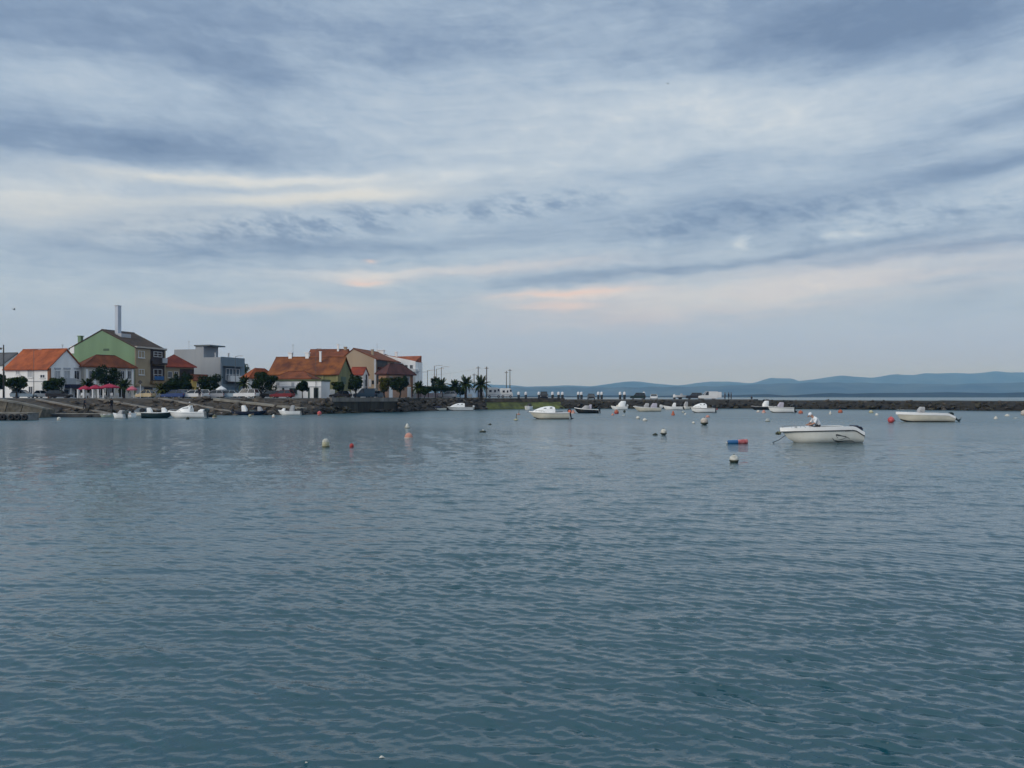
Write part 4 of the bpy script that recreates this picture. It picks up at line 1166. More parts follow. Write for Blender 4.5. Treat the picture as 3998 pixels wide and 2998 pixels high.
# ------------------------------------------------------------------ vehicles
M_TYRE = M_RUB
M_CGLASS = mat('car_glass', (0.012, 0.016, 0.02), 0.08, .2, 1, spec=.7)
M_RIM = mat('wheel_rim', (.32, .32, .33), .35, .1, 4, metal=.7)
M_LAMP = mat('car_lamp', (.55, .55, .52), .2, .05, 4)
M_TAIL = mat('tail_lamp', (.25, .012, .01), .3, .05, 4)
def paint(name, c): return mat('paint_' + name, c, .45, .05, 1.5, spec=.3, coat=.12)
def car(name, label, px, Y, rz, L, W, H, col, kind='hatch', base=ROADZ, cat='car'):
    """vehicle with its nose along local +x"""
    root = empty(name, (WX(px, Y), Y, base), R(rz)); h = L / 2; w = W / 2
    wb = .62 * L / 2; wr = .31 if kind != 'van' else .34
    z0, zb = .20, H * .56
    if kind == 'van': zb = H * .52
    # lower body: rounded side profile, narrower at sill
    if kind == 'hatch': prof = [(-h, .42), (-h + .06, zb), (-h + .5, zb + .05), (h * .38, zb), (h - .25, zb * .80), (h, zb * .62), (h, .32), (h - .1, z0), (-h + .1, z0)]
    elif kind == 'suv': prof = [(-h, .45), (-h + .02, zb), (h * .42, zb), (h - .12, zb * .88), (h, zb * .66), (h, .36), (h - .1, z0 + .08), (-h + .1, z0 + .08)]
    else: prof = [(-h, .40), (-h, zb), (h * .45, zb), (h - .15, zb * .84), (h, zb * .60), (h, .34), (h - .1, z0), (-h + .1, z0)]
    secs = []
    for y, ins in ((-w, .10), (-w * .9, .0), (w * .9, .0), (w, .10)):
        secs.append([(x * (1 - ins / h), y, z * (1 if ins == 0 else .985) + (ins * .15 if z < .5 else 0)) for x, z in prof])
    mb = MB(); mb.loft(secs, True, True); mb.build('body', col, root, 35, bevel=.02)
    # greenhouse
    if kind == 'hatch': bx = (-h + .12, -h + .55, h * .05, h * .45)
    elif kind == 'suv': bx = (-h + .08, -h + .28, h * .22, h * .46)
    else: bx = (-h + .02, -h + .06, h * .20, h * .52)
    zr = H - .06
    wt = w * .80 if kind != 'van' else w * .90
    gm = M_CGLASS
    mb = MB(); e = .003
    bot = [(bx[0], -w * .93, zb - .02), (bx[3], -w * .93, zb - .02), (bx[3], w * .93, zb - .02), (bx[0], w * .93, zb - .02)]
    top = [(bx[1], -wt, zr), (bx[2], -wt, zr), (bx[2], wt, zr), (bx[1], wt, zr)]
    mb.add(bot + top, [(0, 1, 5, 4), (1, 2, 6, 5), (2, 3, 7, 6), (3, 0, 4, 7), (4, 5, 6, 7)])
    mb.build('windows', gm, root)
    MB().box(bx[1] - .03, bx[2] + .05, -wt - .01, wt + .01, zr + e, H).build('roof', col, root, bevel=.03)
    for s in (-1, 1):
        for f0, f1 in (((bx[0], bx[1])), ((bx[3], bx[2])), ((bx[0] + bx[3]) / 2 - .1, (bx[1] + bx[2]) / 2 - .1)):
            MB().tube([(f0, s * w * .935, zb), (f1, s * (wt + .005), zr)], .04, 5).build('pillar', col, root)
        if kind == 'van':   # blind load bay
            xb = h * .0
            mb = MB(); mb.add([(bx[0], s * (w * .935 + .006), zb - .02), (xb, s * (w * .935 + .006), zb - .02), (xb, s * (wt + .012), zr), (bx[1], s * (wt + .012), zr),
                               (bx[0], s * (w * .935 - .03), zb - .02), (xb, s * (w * .935 - .03), zb - .02), (xb, s * (wt - .03), zr), (bx[1], s * (wt - .03), zr)],
                              [(0, 1, 2, 3), (4, 7, 6, 5), (0, 4, 5, 1), (1, 5, 6, 2), (2, 6, 7, 3), (3, 7, 4, 0)])
            mb.build('side_panel', col, root)
        for x in (-wb, wb):
            yy = s * (w - .12)
            mb = MB(); mb.tube([(x, yy - .10, wr), (x, yy + .10, wr)], wr, 14)
            wh = mb.build('wheel', M_TYRE, root, 40)
            MB().tube([(x, yy + s * .101, wr), (x, yy + s * .115, wr)], wr * .62, 10).build('rim', M_RIM, wh)
        MB().box(h - .10, h - .005, s * w * .86 - .14, s * w * .86 + .10, zb * .64, zb * .76).build('headlight', M_LAMP, root, bevel=.02)
        MB().box(-h - .004, -h + .10, s * w * .86 - .08, s * w * .86 + .08, zb * .74, zb * .95).build('tail_light', M_TAIL, root, bevel=.02)
        MB().box(h * .36, h * .44, s * (w + .02) - .06, s * (w + .02) + .06, zb + .02, zb + .14).build('mirror', col, root, bevel=.02)
    return tag(root, label, cat, 'vehicles parked on the quay and breakwater')
WHT = paint('white', (.66, .66, .66)); SIL = paint('silver', (.30, .31, .33)); BLU = paint('blue', (.02, .05, .16)); BLK = paint('black', (.008, .008, .010)); RED = paint('red', (.16, .008, .012))
GRN = paint('dark_green', (.008, .024, .022)); CRM = paint('cream', (.50, .40, .24)); PBL = paint('pale_blue', (.24, .31, .37))
car('parked_car', 'pale blue hatchback parked behind the clipped tree before the white house', 92, 144, 8, 4.0, 1.7, 1.45, PBL)
car('parked_car', 'dark car parked below the gable of the white house', 232, 145, 5, 4.2, 1.7, 1.45, BLK)
car('parked_car', 'white car mostly hidden at the white house corner', 180, 147, 4, 4.0, 1.7, 1.4, WHT)
car('parked_car', 'cream car parked below the beige balcony house beside the diamond sign', 568, 142, 176, 3.1, 1.6, 1.45, CRM)
car('parked_car', 'silver car parked under the dense dark trees, behind the blue one', 706, 144, 178, 4.2, 1.75, 1.5, SIL)
car('parked_car', 'blue car parked at the head of the third ramp', 680, 140.5, 176, 4.2, 1.72, 1.42, BLU)
car('parked_car', 'white saloon parked right of the blue and silver cars', 752, 141, 178, 4.4, 1.75, 1.42, WHT)
car('parked_car', 'white hatchback parked with rear to the round dark tree', 793, 143, 120, 4.0, 1.75, 1.5, WHT)
car('parked_car', 'silver hatchback parked right of the round dark tree', 838, 142.5, 176, 4.1, 1.72, 1.42, SIL)
car('parked_car', 'pale grey car parked below the white parasol', 886, 143, 178, 4.2, 1.72, 1.4, PBL)
car('parked_suv', 'clean white hatchback parked beside the thin young palm', 962, 142, 172, 4.2, 1.8, 1.62, WHT, 'suv')
car('parked_car', 'dark red car parked in front of the white shop', 1102, 143.5, 174, 4.2, 1.72, 1.42, RED)
car('parked_car', 'dark car parked under the big dark tree', 1050, 145, 176, 4.2, 1.72, 1.35, BLK)
car('parked_car', 'black car parked below the tree at the olive gable', 1330, 151.5, 175, 4.1, 1.72, 1.35, BLK)
car('parked_van', 'dark blue van parked before the narrow white house', 1425, 161, 176, 4.6, 1.8, 1.9, paint('navy', (.02, .045, .075)), 'van', cat='van')
car('parked_car', 'pale blue car parked before the tan gable', 1462, 163, 176, 4.1, 1.72, 1.45, PBL)
car('parked_car', 'silver car parked under the hedge beside the palm row', 1748, 186, 176, 4.2, 1.72, 1.5, SIL)
BWZ = 2.29
def bwy(px, off=7.0): return bwp(px, off).y
car('parked_suv', 'black off road car facing the harbour, leftmost vehicle on the breakwater', 2124, 203, -92, 4.3, 1.95, 2.0, BLK, 'suv', BWZ)
car('parked_car', 'low black car facing the harbour on the breakwater', 2308, bwy(2308), -95, 4.2, 1.9, 1.45, BLK, 'hatch', BWZ)
car('parked_suv', 'dark green estate parked sideways on the breakwater', 2490, bwy(2490), 170, 4.0, 1.85, 1.7, GRN, 'suv', BWZ)
car('parked_car', 'white car facing the harbour on the breakwater', 2553, bwy(2553), -100, 4.0, 1.85, 1.35, WHT, 'hatch', BWZ)
car('parked_suv', 'black car parked just left of the white van', 2711, bwy(2711, 9), 160, 4.3, 1.85, 1.7, BLK, 'suv', BWZ)
def white_van():
    v = car('parked_van', 'white van with open rear doors on the breakwater near the group of people', 2764, bwy(2764, 7), 180, 4.7, 1.9, 2.05, WHT, 'van', BWZ, 'van')
    h = 4.7 / 2
    for s in (-1, 1): MB().box(-h - .95, -h - .02, s * .86 - .03, s * .86 + .03, .45, 1.9).build('rear_door', WHT, v, bevel=.02)
white_van()

def camper(label, px0, px1, Y, H, col):
    x0, x1 = WX(px0, Y), WX(px1, Y); L = x1 - x0
    root = empty('camper_van', ((x0 + x1) / 2, Y, ROADZ - .1)); h = L / 2
    tag(root, label, 'camper van', 'vehicles parked on the quay and breakwater')
    prof = [(-h, .5), (-h, H - .15), (-h + .2, H), (h * .45, H), (h * .75, H - .25), (h * .82, H * .62), (h * .97, H * .42), (h, .45), (h - .1, .35), (-h + .1, .35)]
    mb = MB(); mb.prism(prof, -1.05, 1.05); mb.build('body', col, root, 30, bevel=.06)
    mb = MB(); mb.prism([(h * .74, H - .35), (h * .805, H * .63), (h * .5, H * .63), (h * .5, H - .35)], -1.062, -1.052); mb.build('cab_window', M_CGLASS, root)
    MB().prism([(-h * .6, H * .55), (-h * .6, H * .78), (-h * .25, H * .78), (-h * .25, H * .55)], -1.062, -1.052).build('side_window', M_CGLASS, root)
    MB().prism([(h * .05, H * .55), (h * .05, H * .78), (h * .3, H * .78), (h * .3, H * .55)], -1.062, -1.052).build('side_window', M_CGLASS, root)
    MB().box(-h + .2, h - .2, -1.07, -1.054, .75, .87).build('stripe', M_SHUT, root)
    for x in (-h * .55, h * .62):
        w = MB().tube([(x, -1.06, .34), (x, -.82, .34)], .34, 14).build('wheel', M_TYRE, root, 40); MB().tube([(x, -1.075, .34), (x, -1.062, .34)], .2, 10).build('rim', M_RIM, w)
        MB().tube([(x, 1.06, .34), (x, .82, .34)], .34, 14).build('wheel', M_TYRE, root, 40)
camper('white camper van parked right behind the tall wooden pole', 1898, 1958, 196, 2.55, WHT)
camper('white camper van at the end of the quay, nearest the breakwater', 1952, 2003, 201, 2.45, WHT)
camper('white motor caravan half hidden between the palms', 1838, 1892, 212, 2.6, paint('pinkish', (.46, .42, .43)))

# --- boat on a trailer
def trailer_boat():
    Y = bwy(2660); root = empty('trailer_boat', (WX(2660, Y), Y, BWZ), R(6)); tag(root, 'small white boat on a trailer between the white car and black car', 'boat')
    h = 1.45
    secs = []
    for x, b, k in ((-h, .5, .5), (-.4, .6, .45), (.6, .5, .5), (h, .05, .85)): secs.append([(x, -b, 1.05), (x, -b * .8, k + .15), (x, 0, k), (x, b * .8, k + .15), (x, b, 1.05)])
    mb = MB(); mb.loft(secs, True, True); mb.build('hull', WHT, root, 30)
    MB().box(-.2, .3, -.25, .25, 1.05, 1.5).build('console', M_SHUT, root, bevel=.05)
    MB().box(-1.2, 1.9, -.05, .05, .38, .46).build('trailer_beam', M_POLE, root)
    for s in (-1, 1): MB().tube([(-.3, s * .7, .27), (-.3, s * .55, .27)], .27, 12).build('wheel', M_TYRE, root)
trailer_boat()

# --- mooring piles with white caps beyond the breakwater
M_PILE = mat('dark_pile', (.018, .026, .032), .7, .3, 2, streaky=True)
M_CAP = mat('white_cap', (.62, .63, .64), .5, .04, 2)
PILES = [(2025, 'white capped pile nearest the camper vans'), (2053, 'white capped pile second from the camper vans'), (2104, 'white capped pile touching the left side of the black off road car'),
         (2157, 'white capped pile just right of the black off road car'), (2181, 'white capped pile, left of a pair right of the off road car'), (2196, 'white capped pile, right of a pair right of the off road car'),
         (2258, 'white capped pile, left of a pair before the low black car'), (2270, 'white capped pile, right of a pair before the low black car'), (2336, 'white capped pile, left of a pair just right of the low black car'),
         (2349, 'white capped pile, right of a pair just right of the low black car'), (2421, 'white capped pile, left of a pair before the dark green estate'), (2438, 'white capped pile, right of a pair before the dark green estate'),
         (2514, 'white capped pile behind the rear of the dark green estate'), (2633, 'lower white capped pile by the trailer boat')]
for px, lab in PILES:
    Y = 216.0; root = empty('mooring_pile', (WX(px, Y), Y, 0)); top = WZ(1529 if px != 2633 else 1539, Y)
    r = .33
    MB().lathe([(r, -1), (r, top - .85)], 12).build('shaft', M_PILE, root, 40)
    MB().lathe([(r * 1.12, top - .846), (r * 1.12, top - .35), (r * .9, top - .15), (r * .25, top)], 12).build('cap', M_CAP, root, 40)
    tag(root, lab, 'pile', 'white capped mooring piles')

# --- crimson parasols and cafe furniture
M_CRIM = mat('crimson_canvas', (.30, .010, .045), .85, .12, 1.5)
M_PINK = mat('pink_canvas', (.42, .10, .14), .85, .12, 1.5)
def parasol(label, px, py_top, Y, r, m, name='parasol', zr=None):
    root = empty(name, (WX(px, Y), Y, ROADZ)); H = WZ(py_top, Y) - ROADZ
    MB().tube([(0, 0, 0), (0, 0, H)], .04, 6).build('pole', M_FRAME, root)
    MB().lathe([(.30, 0), (.30, .1), (.05, .14)], 10).build('foot', M_CONC, root)
    mb = MB(); n = 8; vs = [(0, 0, H - .02)]
    for ring, (rr, z) in enumerate(((.5, H - .28), (1.0, H - .62), (1.0, H - .82))):
        for k in range(n):
            a = 2 * math.pi * k / n; vs.append((rr * r * math.cos(a), rr * r * math.sin(a), z))
    fs = [(0, 1 + k, 1 + (k + 1) % n) for k in range(n)]
    for q in (0, 1): fs += [(1 + q * n + k, 1 + (q + 1) * n + k, 1 + (q + 1) * n + (k + 1) % n, 1 + q * n + (k + 1) % n) for k in range(n)]
    mb.add(vs, fs); mb.build('canopy', m, root)
    MB().ball((0, 0, H + .03), .05).build('finial', M_FRAME, root)
    tag(root, label, 'parasol', 'cafe parasols')
parasol('crimson parasol nearest the navy awning, leftmost of four', 332, 1504, 143, 1.2, M_CRIM)
parasol('crimson parasol second from the navy awning', 374, 1501, 144, 1.35, M_CRIM)
parasol('crimson parasol under the tall dark tree, biggest of four', 428, 1497, 142, 1.75, M_CRIM)
parasol('lone pink parasol right of the bushy palm', 516, 1506, 143, .95, M_PINK)
parasol('white parasol before the blue grey front', 864, 1506, 146, 1.0, M_CAP)
def chair(label, px, Y, rz):
    root = empty('cafe_chair', (WX(px, Y), Y, ROADZ), R(rz))
    MB().box(-.24, .24, -.22, .22, .42, .46).build('seat', M_CAP, root, bevel=.01)
    MB().box(-.24, .24, .20, .25, .47, .92).build('backrest', M_CAP, root, bevel=.01)
    for sx in (-1, 1):
        for sy in (-1, 1): MB().box(sx * .2 - .03, sx * .2 + .03, sy * .18 - .03, sy * .18 + .03, 0, .418).build('leg', M_CAP, root)
    tag(root, label, 'chair', 'white cafe chairs')
for i, (px, lab) in enumerate(((318, 'white chair left of the leftmost crimson parasol'), (342, 'white chair right below the leftmost crimson parasol'), (352, 'white chair between the first two crimson parasols'),
        (370, 'white chair below the second crimson parasol, left of the post'), (393, 'white chair below the second crimson parasol, right of the post'), (414, 'white chair below the biggest crimson parasol, left of its pole'),
        (438, 'white chair below the biggest crimson parasol, right of its pole'), (456, 'white chair at the right rim of the biggest crimson parasol'), (502, 'white chair left of the lone pink parasol'), (528, 'white chair right of the lone pink parasol'))):
    chair(lab, px, 142 + (i % 3) * .8, 30 * i)
def screen_post(px, lab):
    root = empty('terrace_post', (WX(px, 141.2), 141.2, ROADZ)); MB().box(-.11, .11, -.11, .11, 0, 1.45).build('shaft', M_CAP, root); MB().box(-.15, .15, -.15, .15, 1.452, 1.53).build('cap', M_CAP, root)
    tag(root, lab, 'post', 'white terrace posts')
for px, lab in ((304, 'white terrace post nearest the navy awning'), (326, 'white terrace post second from the navy awning'), (362, 'white terrace post, left of a close pair'), (384, 'white terrace post under the crimson parasols, left of the biggest'), (404, 'white terrace post below the edge of the biggest crimson parasol')):
    screen_post(px, lab)
# diamond traffic sign
def sign():
    Y = 141; root = empty('diamond_sign', (WX(548, Y), Y, ROADZ)); zc = WZ(1492, Y) - ROADZ
    MB().tube([(0, 0, 0), (0, 0, zc + .4)], .05, 6).build('post', M_FRAME, root)
    MB().prism([(-.42, zc), (0, zc - .42), (.42, zc), (0, zc + .42)], -.09, -.06).build('plate', M_DARK, root)
    tag(root, 'dark diamond shaped sign on a white post before the beige front', 'sign')
sign()

# ------------------------------------------------------------------ boats
B_WHITE = mat('white_gelcoat', (.80, .80, .79), .35, .05, 1.2, coat=.2)
B_CREAM = mat('cream_gelcoat', (.60, .57, .48), .4, .08, 1.2, coat=.2)
B_GREYH = mat('greyed_gelcoat', (.66, .66, .61), .45, .08, 1.0, coat=.1, streaky=True)
B_DARK = mat('black_gelcoat', (.010, .012, .014), .4, .15, 1.5)
B_NAVY = mat('navy_gelcoat', (.008, .014, .035), .4, .15, 1.5)
B_TEAL = mat('dark_teal_gelcoat', (.010, .028, .032), .4, .15, 1.5)
B_FLOOR = mat('boat_floor', (.38, .38, .36), .8, .1, 2)
B_RAIL = mat('rub_rail', (.045, .050, .055), .6, .1, 3)
B_STEEL = mat('steel_rail', (.42, .43, .44), .25, .05, 3, metal=.9)
B_COVER = mat('grey_cover', (.36, .36, .37), .85, .08, 2, .2)
B_LILAC = mat('lilac_cover', (.40, .38, .45), .85, .08, 2, .2)
B_MOTOR = mat('motor_black', (.008, .009, .011), .35, .1, 3)
B_MGREEN = mat('motor_green', (.008, .022, .024), .5, .2, 3)
B_MWHITE = mat('motor_white', (.62, .63, .62), .35, .05, 3)
B_WIND = mat('tinted_screen', (.05, .06, .065), .1, .1, 3)
B_ROPE = mat('wet_rope', (.022, .030, .036), .9, .2, 6)
B_ANTI = mat('antifoul_dark', (.012, .014, .012), .7, .3, 2)

class Boat:
    """bow along local -x, waterline at z = 0"""
    def __init__(s, label, px0, px1, pyw, sheer=(.75, .72, .85), beam=None, hull=None, rim=None, yaw=0.0, flip=False, name='motorboat', rake=.14, anti=None, group='boats moored in the harbour', railm=None, cock=(.08, .62), Y=None, band=.05):
        Y = Y or YW(pyw); s.Y = Y
        x0, x1 = WX(px0, Y), WX(px1, Y); s.L = x1 - x0; s.B = beam or s.L * .38
        s.root = empty(name, ((x0 + x1) / 2, Y + s.B * .25, 0), R(yaw) + (math.pi if flip else 0))
        tag(s.root, label, 'boat', group)
        s.sheer = sheer; s.rake = rake * s.L
        hull = hull or B_WHITE; rim = rim or B_WHITE
        N = 26
        Q = [(0.0, 1.0), (.30, .985), (.62, .93), (.80, .86), (1.0, .60), (1.12, .0)]
        secs = []
        for i in range(N + 1):
            t = i / N
            port = [s.pt(t, q, f, 1) for q, f in Q]; star = [s.pt(t, q, f, -1) for q, f in reversed(Q[:-1])]
            secs.append(port + star)
        mb = MB(); mb.loft(secs); n = len(secs[0]); mb.add(secs[0], [tuple(range(n))])
        s.hull = mb.build('hull', hull, s.root, 40)
        # gunwale: flat rim and rubbing strake
        mb = MB(); A = []; w = min(.13, s.B * .08)
        for i in range(N + 1):
            t = i / N; p = Vector(s.pt(t, 0, 1, 1))
            A.append(p)
        so = [p + Vector((0, .03, .0)) for p in A]; si = [Vector((p.x, max(p.y - w, .0), p.z)) for p in A]
        for sg in (1, -1):
            m = lambda v, dz: (v.x, v.y * sg, v.z + dz)
            mb.loft([[m(p, -band) for p in so], [m(p, .035) for p in so], [m(p, .035) for p in si], [m(p, -.10) for p in si]])
        mb.build('gunwale', rim, s.root, 40)
        if railm:
            mb = MB()
            for sg in (1, -1): mb.tube([(p.x - (.03 if p.x < -s.L * .45 else 0), (p.y + .035) * sg, p.z - band - .03) for p in A], .034, 6)
            mb.build('rub_rail', railm, s.root, True)
        # foredeck, cockpit liner and floor
        c0, c1 = cock
        mb = MB(); fd = [i for i in range(N + 1) if i / N >= c1]
        mb.loft([[(si[i].x, si[i].y, si[i].z + .02) for i in fd], [(si[i].x, 0, si[i].z + .07) for i in fd], [(si[i].x, -si[i].y, si[i].z + .02) for i in fd]])
        mb.build('foredeck', rim, s.root, 40)
        ck = [i for i in range(N + 1) if c0 - .06 <= i / N <= c1 + .045]
        zf = .14
        mb = MB()
        mb.loft([[(si[i].x, si[i].y, si[i].z) for i in ck], [(si[i].x, si[i].y * .9, zf) for i in ck], [(si[i].x, -si[i].y * .9, zf) for i in ck], [(si[i].x, -si[i].y, si[i].z) for i in ck]])
        for e in (ck[0], ck[-1]):
            mb.add([(si[e].x, si[e].y, si[e].z), (si[e].x, si[e].y * .9, zf), (si[e].x, -si[e].y * .9, zf), (si[e].x, -si[e].y, si[e].z)], [(0, 1, 2, 3)])
        mb.build('cockpit', B_FLOOR, s.root)
        if anti:
            mb = MB()
            for sg in (1, -1):
                mb.loft([[tuple(Vector(s.pt(i / N, .86, .842, sg)) + Vector((0, .012 * sg, 0))) for i in range(N + 1)], [tuple(Vector(s.pt(i / N, 1.0, .60, sg)) + Vector((0, .012 * sg, -.02))) for i in range(N + 1)]])
            mb.build('boot_top', anti, s.root, 40)
    def zs(s, t):
        a, b, c = s.sheer
        if t < .10: return a + (s.drop(t) if hasattr(s, 'drop') else 0)
        return a + (b - a) * min(t / .5, 1) if t < .5 else b + (c - b) * ((t - .5) / .5) ** 1.6
    def half(s, t):
        return s.B / 2 * ((.90 + .10 * min(t / .35, 1)) if t < .42 else max(.012, (1 - ((t - .42) / .58) ** 2.3)))
    def pt(s, t, q, f, side):
        """t stern to bow, q sheer (0) to waterline chine (1) and keel (1.12)"""
        zt = s.zs(t); zl = -.06 + (.30 * max(0, (t - .72) / .28) ** 2)
        z = zt + (zl - zt) * min(q, 1); 
        if q > 1: z = zl - .22 * (1 - max(0, (t - .6) / .4) ** 1.5)
        bowf = max(0, (t - .55) / .45) ** 2
        x = s.L * t - s.rake * bowf * (zt - z) / max(zt + .1, .3)
        fl = f - (1 - f) * 0 - .35 * bowf * min(q, 1) * (1 if f > 0 else 0)
        y = s.half(t) * max(fl, .0 if f == 0 else .05) * side
        return (s.L / 2 - x, y, z)
    def motor(s, m=None, tilt=0.0, size=1.0, y=0.0, legm=None):
        m = m or B_MOTOR; z0 = s.zs(0.02)
        o = Vector((s.L / 2 + .12, y, z0)); c, n = math.cos(R(tilt)), math.sin(R(tilt))
        T = lambda x, z: (o.x + (x * c - z * n) * size, (o.z + (z * c + x * n) * size))
        def pr(pts, w0, name, mm, parent, bev):
            mb = MB(); q = [T(x, z) for x, z in pts]
            mb.prism(q, y - w0 * size, y + w0 * size); return mb.build(name, mm, parent, 40, bevel=bev)
        cw = pr([(-.20, .05), (-.24, .38), (-.14, .52), (.18, .50), (.32, .30), (.30, .05)], .19, 'outboard_motor', m, s.root, .05)
        pr([(-.06, .04), (.20, .04), (.14, -.75), (.34, -.85), (.34, -.95), (.02, -1.05), (-.02, -.7)], .06, 'motor_leg', legm or m, cw, .015)
        mb = MB()
        for k in range(3):
            a = k * 2.094; px_, pz_ = T(.40, -.88)
            mb.add([(px_, y, pz_), (px_ + .02, y + .15 * math.cos(a) * size, pz_ + .15 * math.sin(a) * size), (px_ + .05, y + .15 * math.cos(a + .7) * size, pz_ + .15 * math.sin(a + .7) * size)], [(0, 1, 2)])
        mb.build('propeller', legm or m, cw)
        return cw
    def console(s, t, h, w=.62, d=.55, m=None, screen=True, slope=.35):
        x = s.L / 2 - s.L * t; z0 = .15; m = m or B_WHITE
        mb = MB(); mb.prism([(x - d / 2 - .1, z0), (x + d / 2, z0), (x + d / 2 - .05, h), (x - d / 2 + slope * d * .3, h)], -w / 2, w / 2)
        c = mb.build('console', m, s.root, 40, bevel=.05)
        if screen:
            MB().add([(x - d / 2 + .06, -w * .46, h + .005), (x - d / 2 + .06, w * .46, h + .005), (x - d / 2 + .24, w * .38, h + .30), (x - d / 2 + .24, -w * .38, h + .30),
                      (x - d / 2 + .09, -w * .46, h + .005), (x - d / 2 + .09, w * .46, h + .005), (x - d / 2 + .27, w * .38, h + .30), (x - d / 2 + .27, -w * .38, h + .30)],
                     [(0, 1, 2, 3), (4, 7, 6, 5), (0, 3, 7, 4), (1, 5, 6, 2), (2, 6, 7, 3), (0, 4, 5, 1)]).build('windscreen', B_WIND, c)
        return c
    def cover(s, t, z0, h, l, w, m, name='console_cover'):
        """fitted cloth cover: tapering rounded block"""
        x = s.L / 2 - s.L * t; secs = []
        for f, r, sh in ((0, 1.0, 0), (.45, .97, .03), (.62, .90, .10), (.90, .70, .22), (1.0, .55, .24)):
            secs.append([(x + l * sh + l / 2 * r * sx, w / 2 * (.4 + .6 * r) * sy, z0 + h * .88 * f + (.02 * math.sin(sx * 3 + f * 9))) for sx, sy in ((-1, -.8), (-.85, -1), (.85, -1), (1, -.8), (1, .8), (.85, 1), (-.85, 1), (-1, .8))])
        mb = MB(); mb.loft(secs, True, True); return mb.build(name, m, s.root, 50)
    def cabin(s, t0, t1, h, m=None, win=True, wf=.78):
        """cuddy cabin swelling up from the foredeck"""
        m = m or B_WHITE; secs = []; n = 9; K = 9
        for i in range(n):
            f = i / (n - 1); t = t0 + (t1 - t0) * f
            hh = h * (math.sin(math.pi * min(1, (1 - f) * .62 + .0)) ** .8 if f < 1 else 0.0)
            if f < .16: hh = h * (.86 + .14 * f / .16)
            w = s.half(t) * wf; zb = s.zs(t) - .02; x = s.L / 2 - s.L * t
            secs.append([(x, w * math.cos(math.pi * k / (K - 1)) * (1 - .0), zb + hh * (math.sin(math.pi * k / (K - 1)) ** .55)) for k in range(K)])
        mb = MB(); mb.loft(secs); mb.add(secs[0], [tuple(range(K))])
        c = mb.build('cabin', m, s.root, 45)
        if win:
            for sg in (0, 1):
                a = secs[1]; b = secs[4]; k1, k2 = (1, 2) if sg == 0 else (K - 2, K - 3)
                mid = lambda sec, k, f: Vector(sec[k]).lerp(Vector(sec[k2 if k == k1 else k1]), f)
                o = Vector((0, .025 * (1 if sg == 0 else -1), .02))
                p = [mid(a, k1, .25) + o, mid(b, k1, .35) + o, mid(b, k1, .85) + o, mid(a, k1, 1.0) + o]
                MB().add(p, [(0, 1, 2, 3)]).build('cabin_window', B_WIND, c)
        return c
    def rail(s, t0, t1, h, m=None):
        mb = MB()
        for sg in (1, -1):
            pts = []
            for i in range(9):
                t = t0 + (t1 - t0) * i / 8; p = Vector(s.pt(t, 0, 1, 1)); pts.append(Vector((p.x, max(p.y - .08, 0) * sg, p.z + h * (1 if i else .1))))
            mb.tube(pts, .016, 5)
            for i in (2, 5, 8): mb.tube([pts[i], pts[i] - Vector((0, 0, h))], .013, 5)
        return mb.build('bow_rail', m or B_STEEL, s.root)
    def fender(s, t, side, m, r=.10, l=.45):
        p = Vector(s.pt(t, .3, .985, side)) + Vector((0, r * side * 1.1, -.12))
        return MB().lathe([(r * .3, -l / 2), (r, -l / 2 + .1), (r, l / 2 - .1), (r * .3, l / 2)], 10, p).build('fender', m, s.root, True)
    def rope(s, end, label=None):
        p = Vector(s.pt(.97, .55, .8, 1)); p.y = 0; e = Vector(end)
        MB().tube([p, p.lerp(e, .5) - Vector((0, 0, .08)), e], .022, 6).build('mooring_rope', B_ROPE, s.root)
    def seat(s, t, w=.8, m=None):
        x = s.L / 2 - s.L * t
        b = MB().box(x - .22, x + .22, -w / 2, w / 2, .145, .48).build('seat', m or B_WHITE, s.root, bevel=.04)
        return b

# --- the nearest boat, with the man aboard
class MainBoat(Boat):
    def zs(s, t):
        k = [(0, .66), (.05, .80), (.10, .98), (.14, 1.04), (.3, 1.03), (.6, .99), (.85, .95), (1, .90)]
        return float(np.interp(t, [a for a, _ in k], [b for _, b in k]))
mb_ = MainBoat('nearest white open boat with grey swoosh emblem and a seated man in white', 3052, 3366, 1728, (1, 1, 1), 2.05, B_GREYH, B_WHITE, yaw=3, railm=B_RAIL, rake=.16, cock=(.10, .60), band=.19)
mb_.seat(.42); mb_.seat(.16, 1.2); mb_.console(.58, .98, .6, .5)
mb_.motor(B_NAVY, 0, .62)
MB().box(mb_.L / 2 - .45, mb_.L / 2 - .06, -.35, .35, .80, 1.12).build('engine_cover', B_NAVY, mb_.root, bevel=.09)
mb_.rope((-mb_.L / 2 - .55, 0, -.03))
MB().tube([(-mb_.L / 2 + .02, -.03, .60), (-mb_.L / 2 - .17, -.05, .60)], .11, 12).build('bow_fender', mat('olive_fender', (.13, .14, .07), .7, .25, 4), mb_.root, True)
MB().tube([(-mb_.L / 2 - .15, -.05, .60), (-mb_.L / 2 - .30, -.05, .57)], [.12, .05], 12).build('bow_fender', mat('dark_fender', (.025, .03, .012), .7, .25, 4), mb_.root, True)
_c = MB().tube([(-mb_.L * .36, -.62, 1.02), (-mb_.L * .36 + .16, -.62, 1.02)], .02, 6).build('cleat', B_RAIL, mb_.root)
MB().tube([(mb_.L / 2 - .02, -.80, .36), (mb_.L / 2 + .04, -.80, .36)], .05, 10).build('drain_cap', B_RAIL, mb_.root)
mb_.rail(.72, .97, .12, mat('thin_rope', (.2, .22, .24), .8, .1, 4))
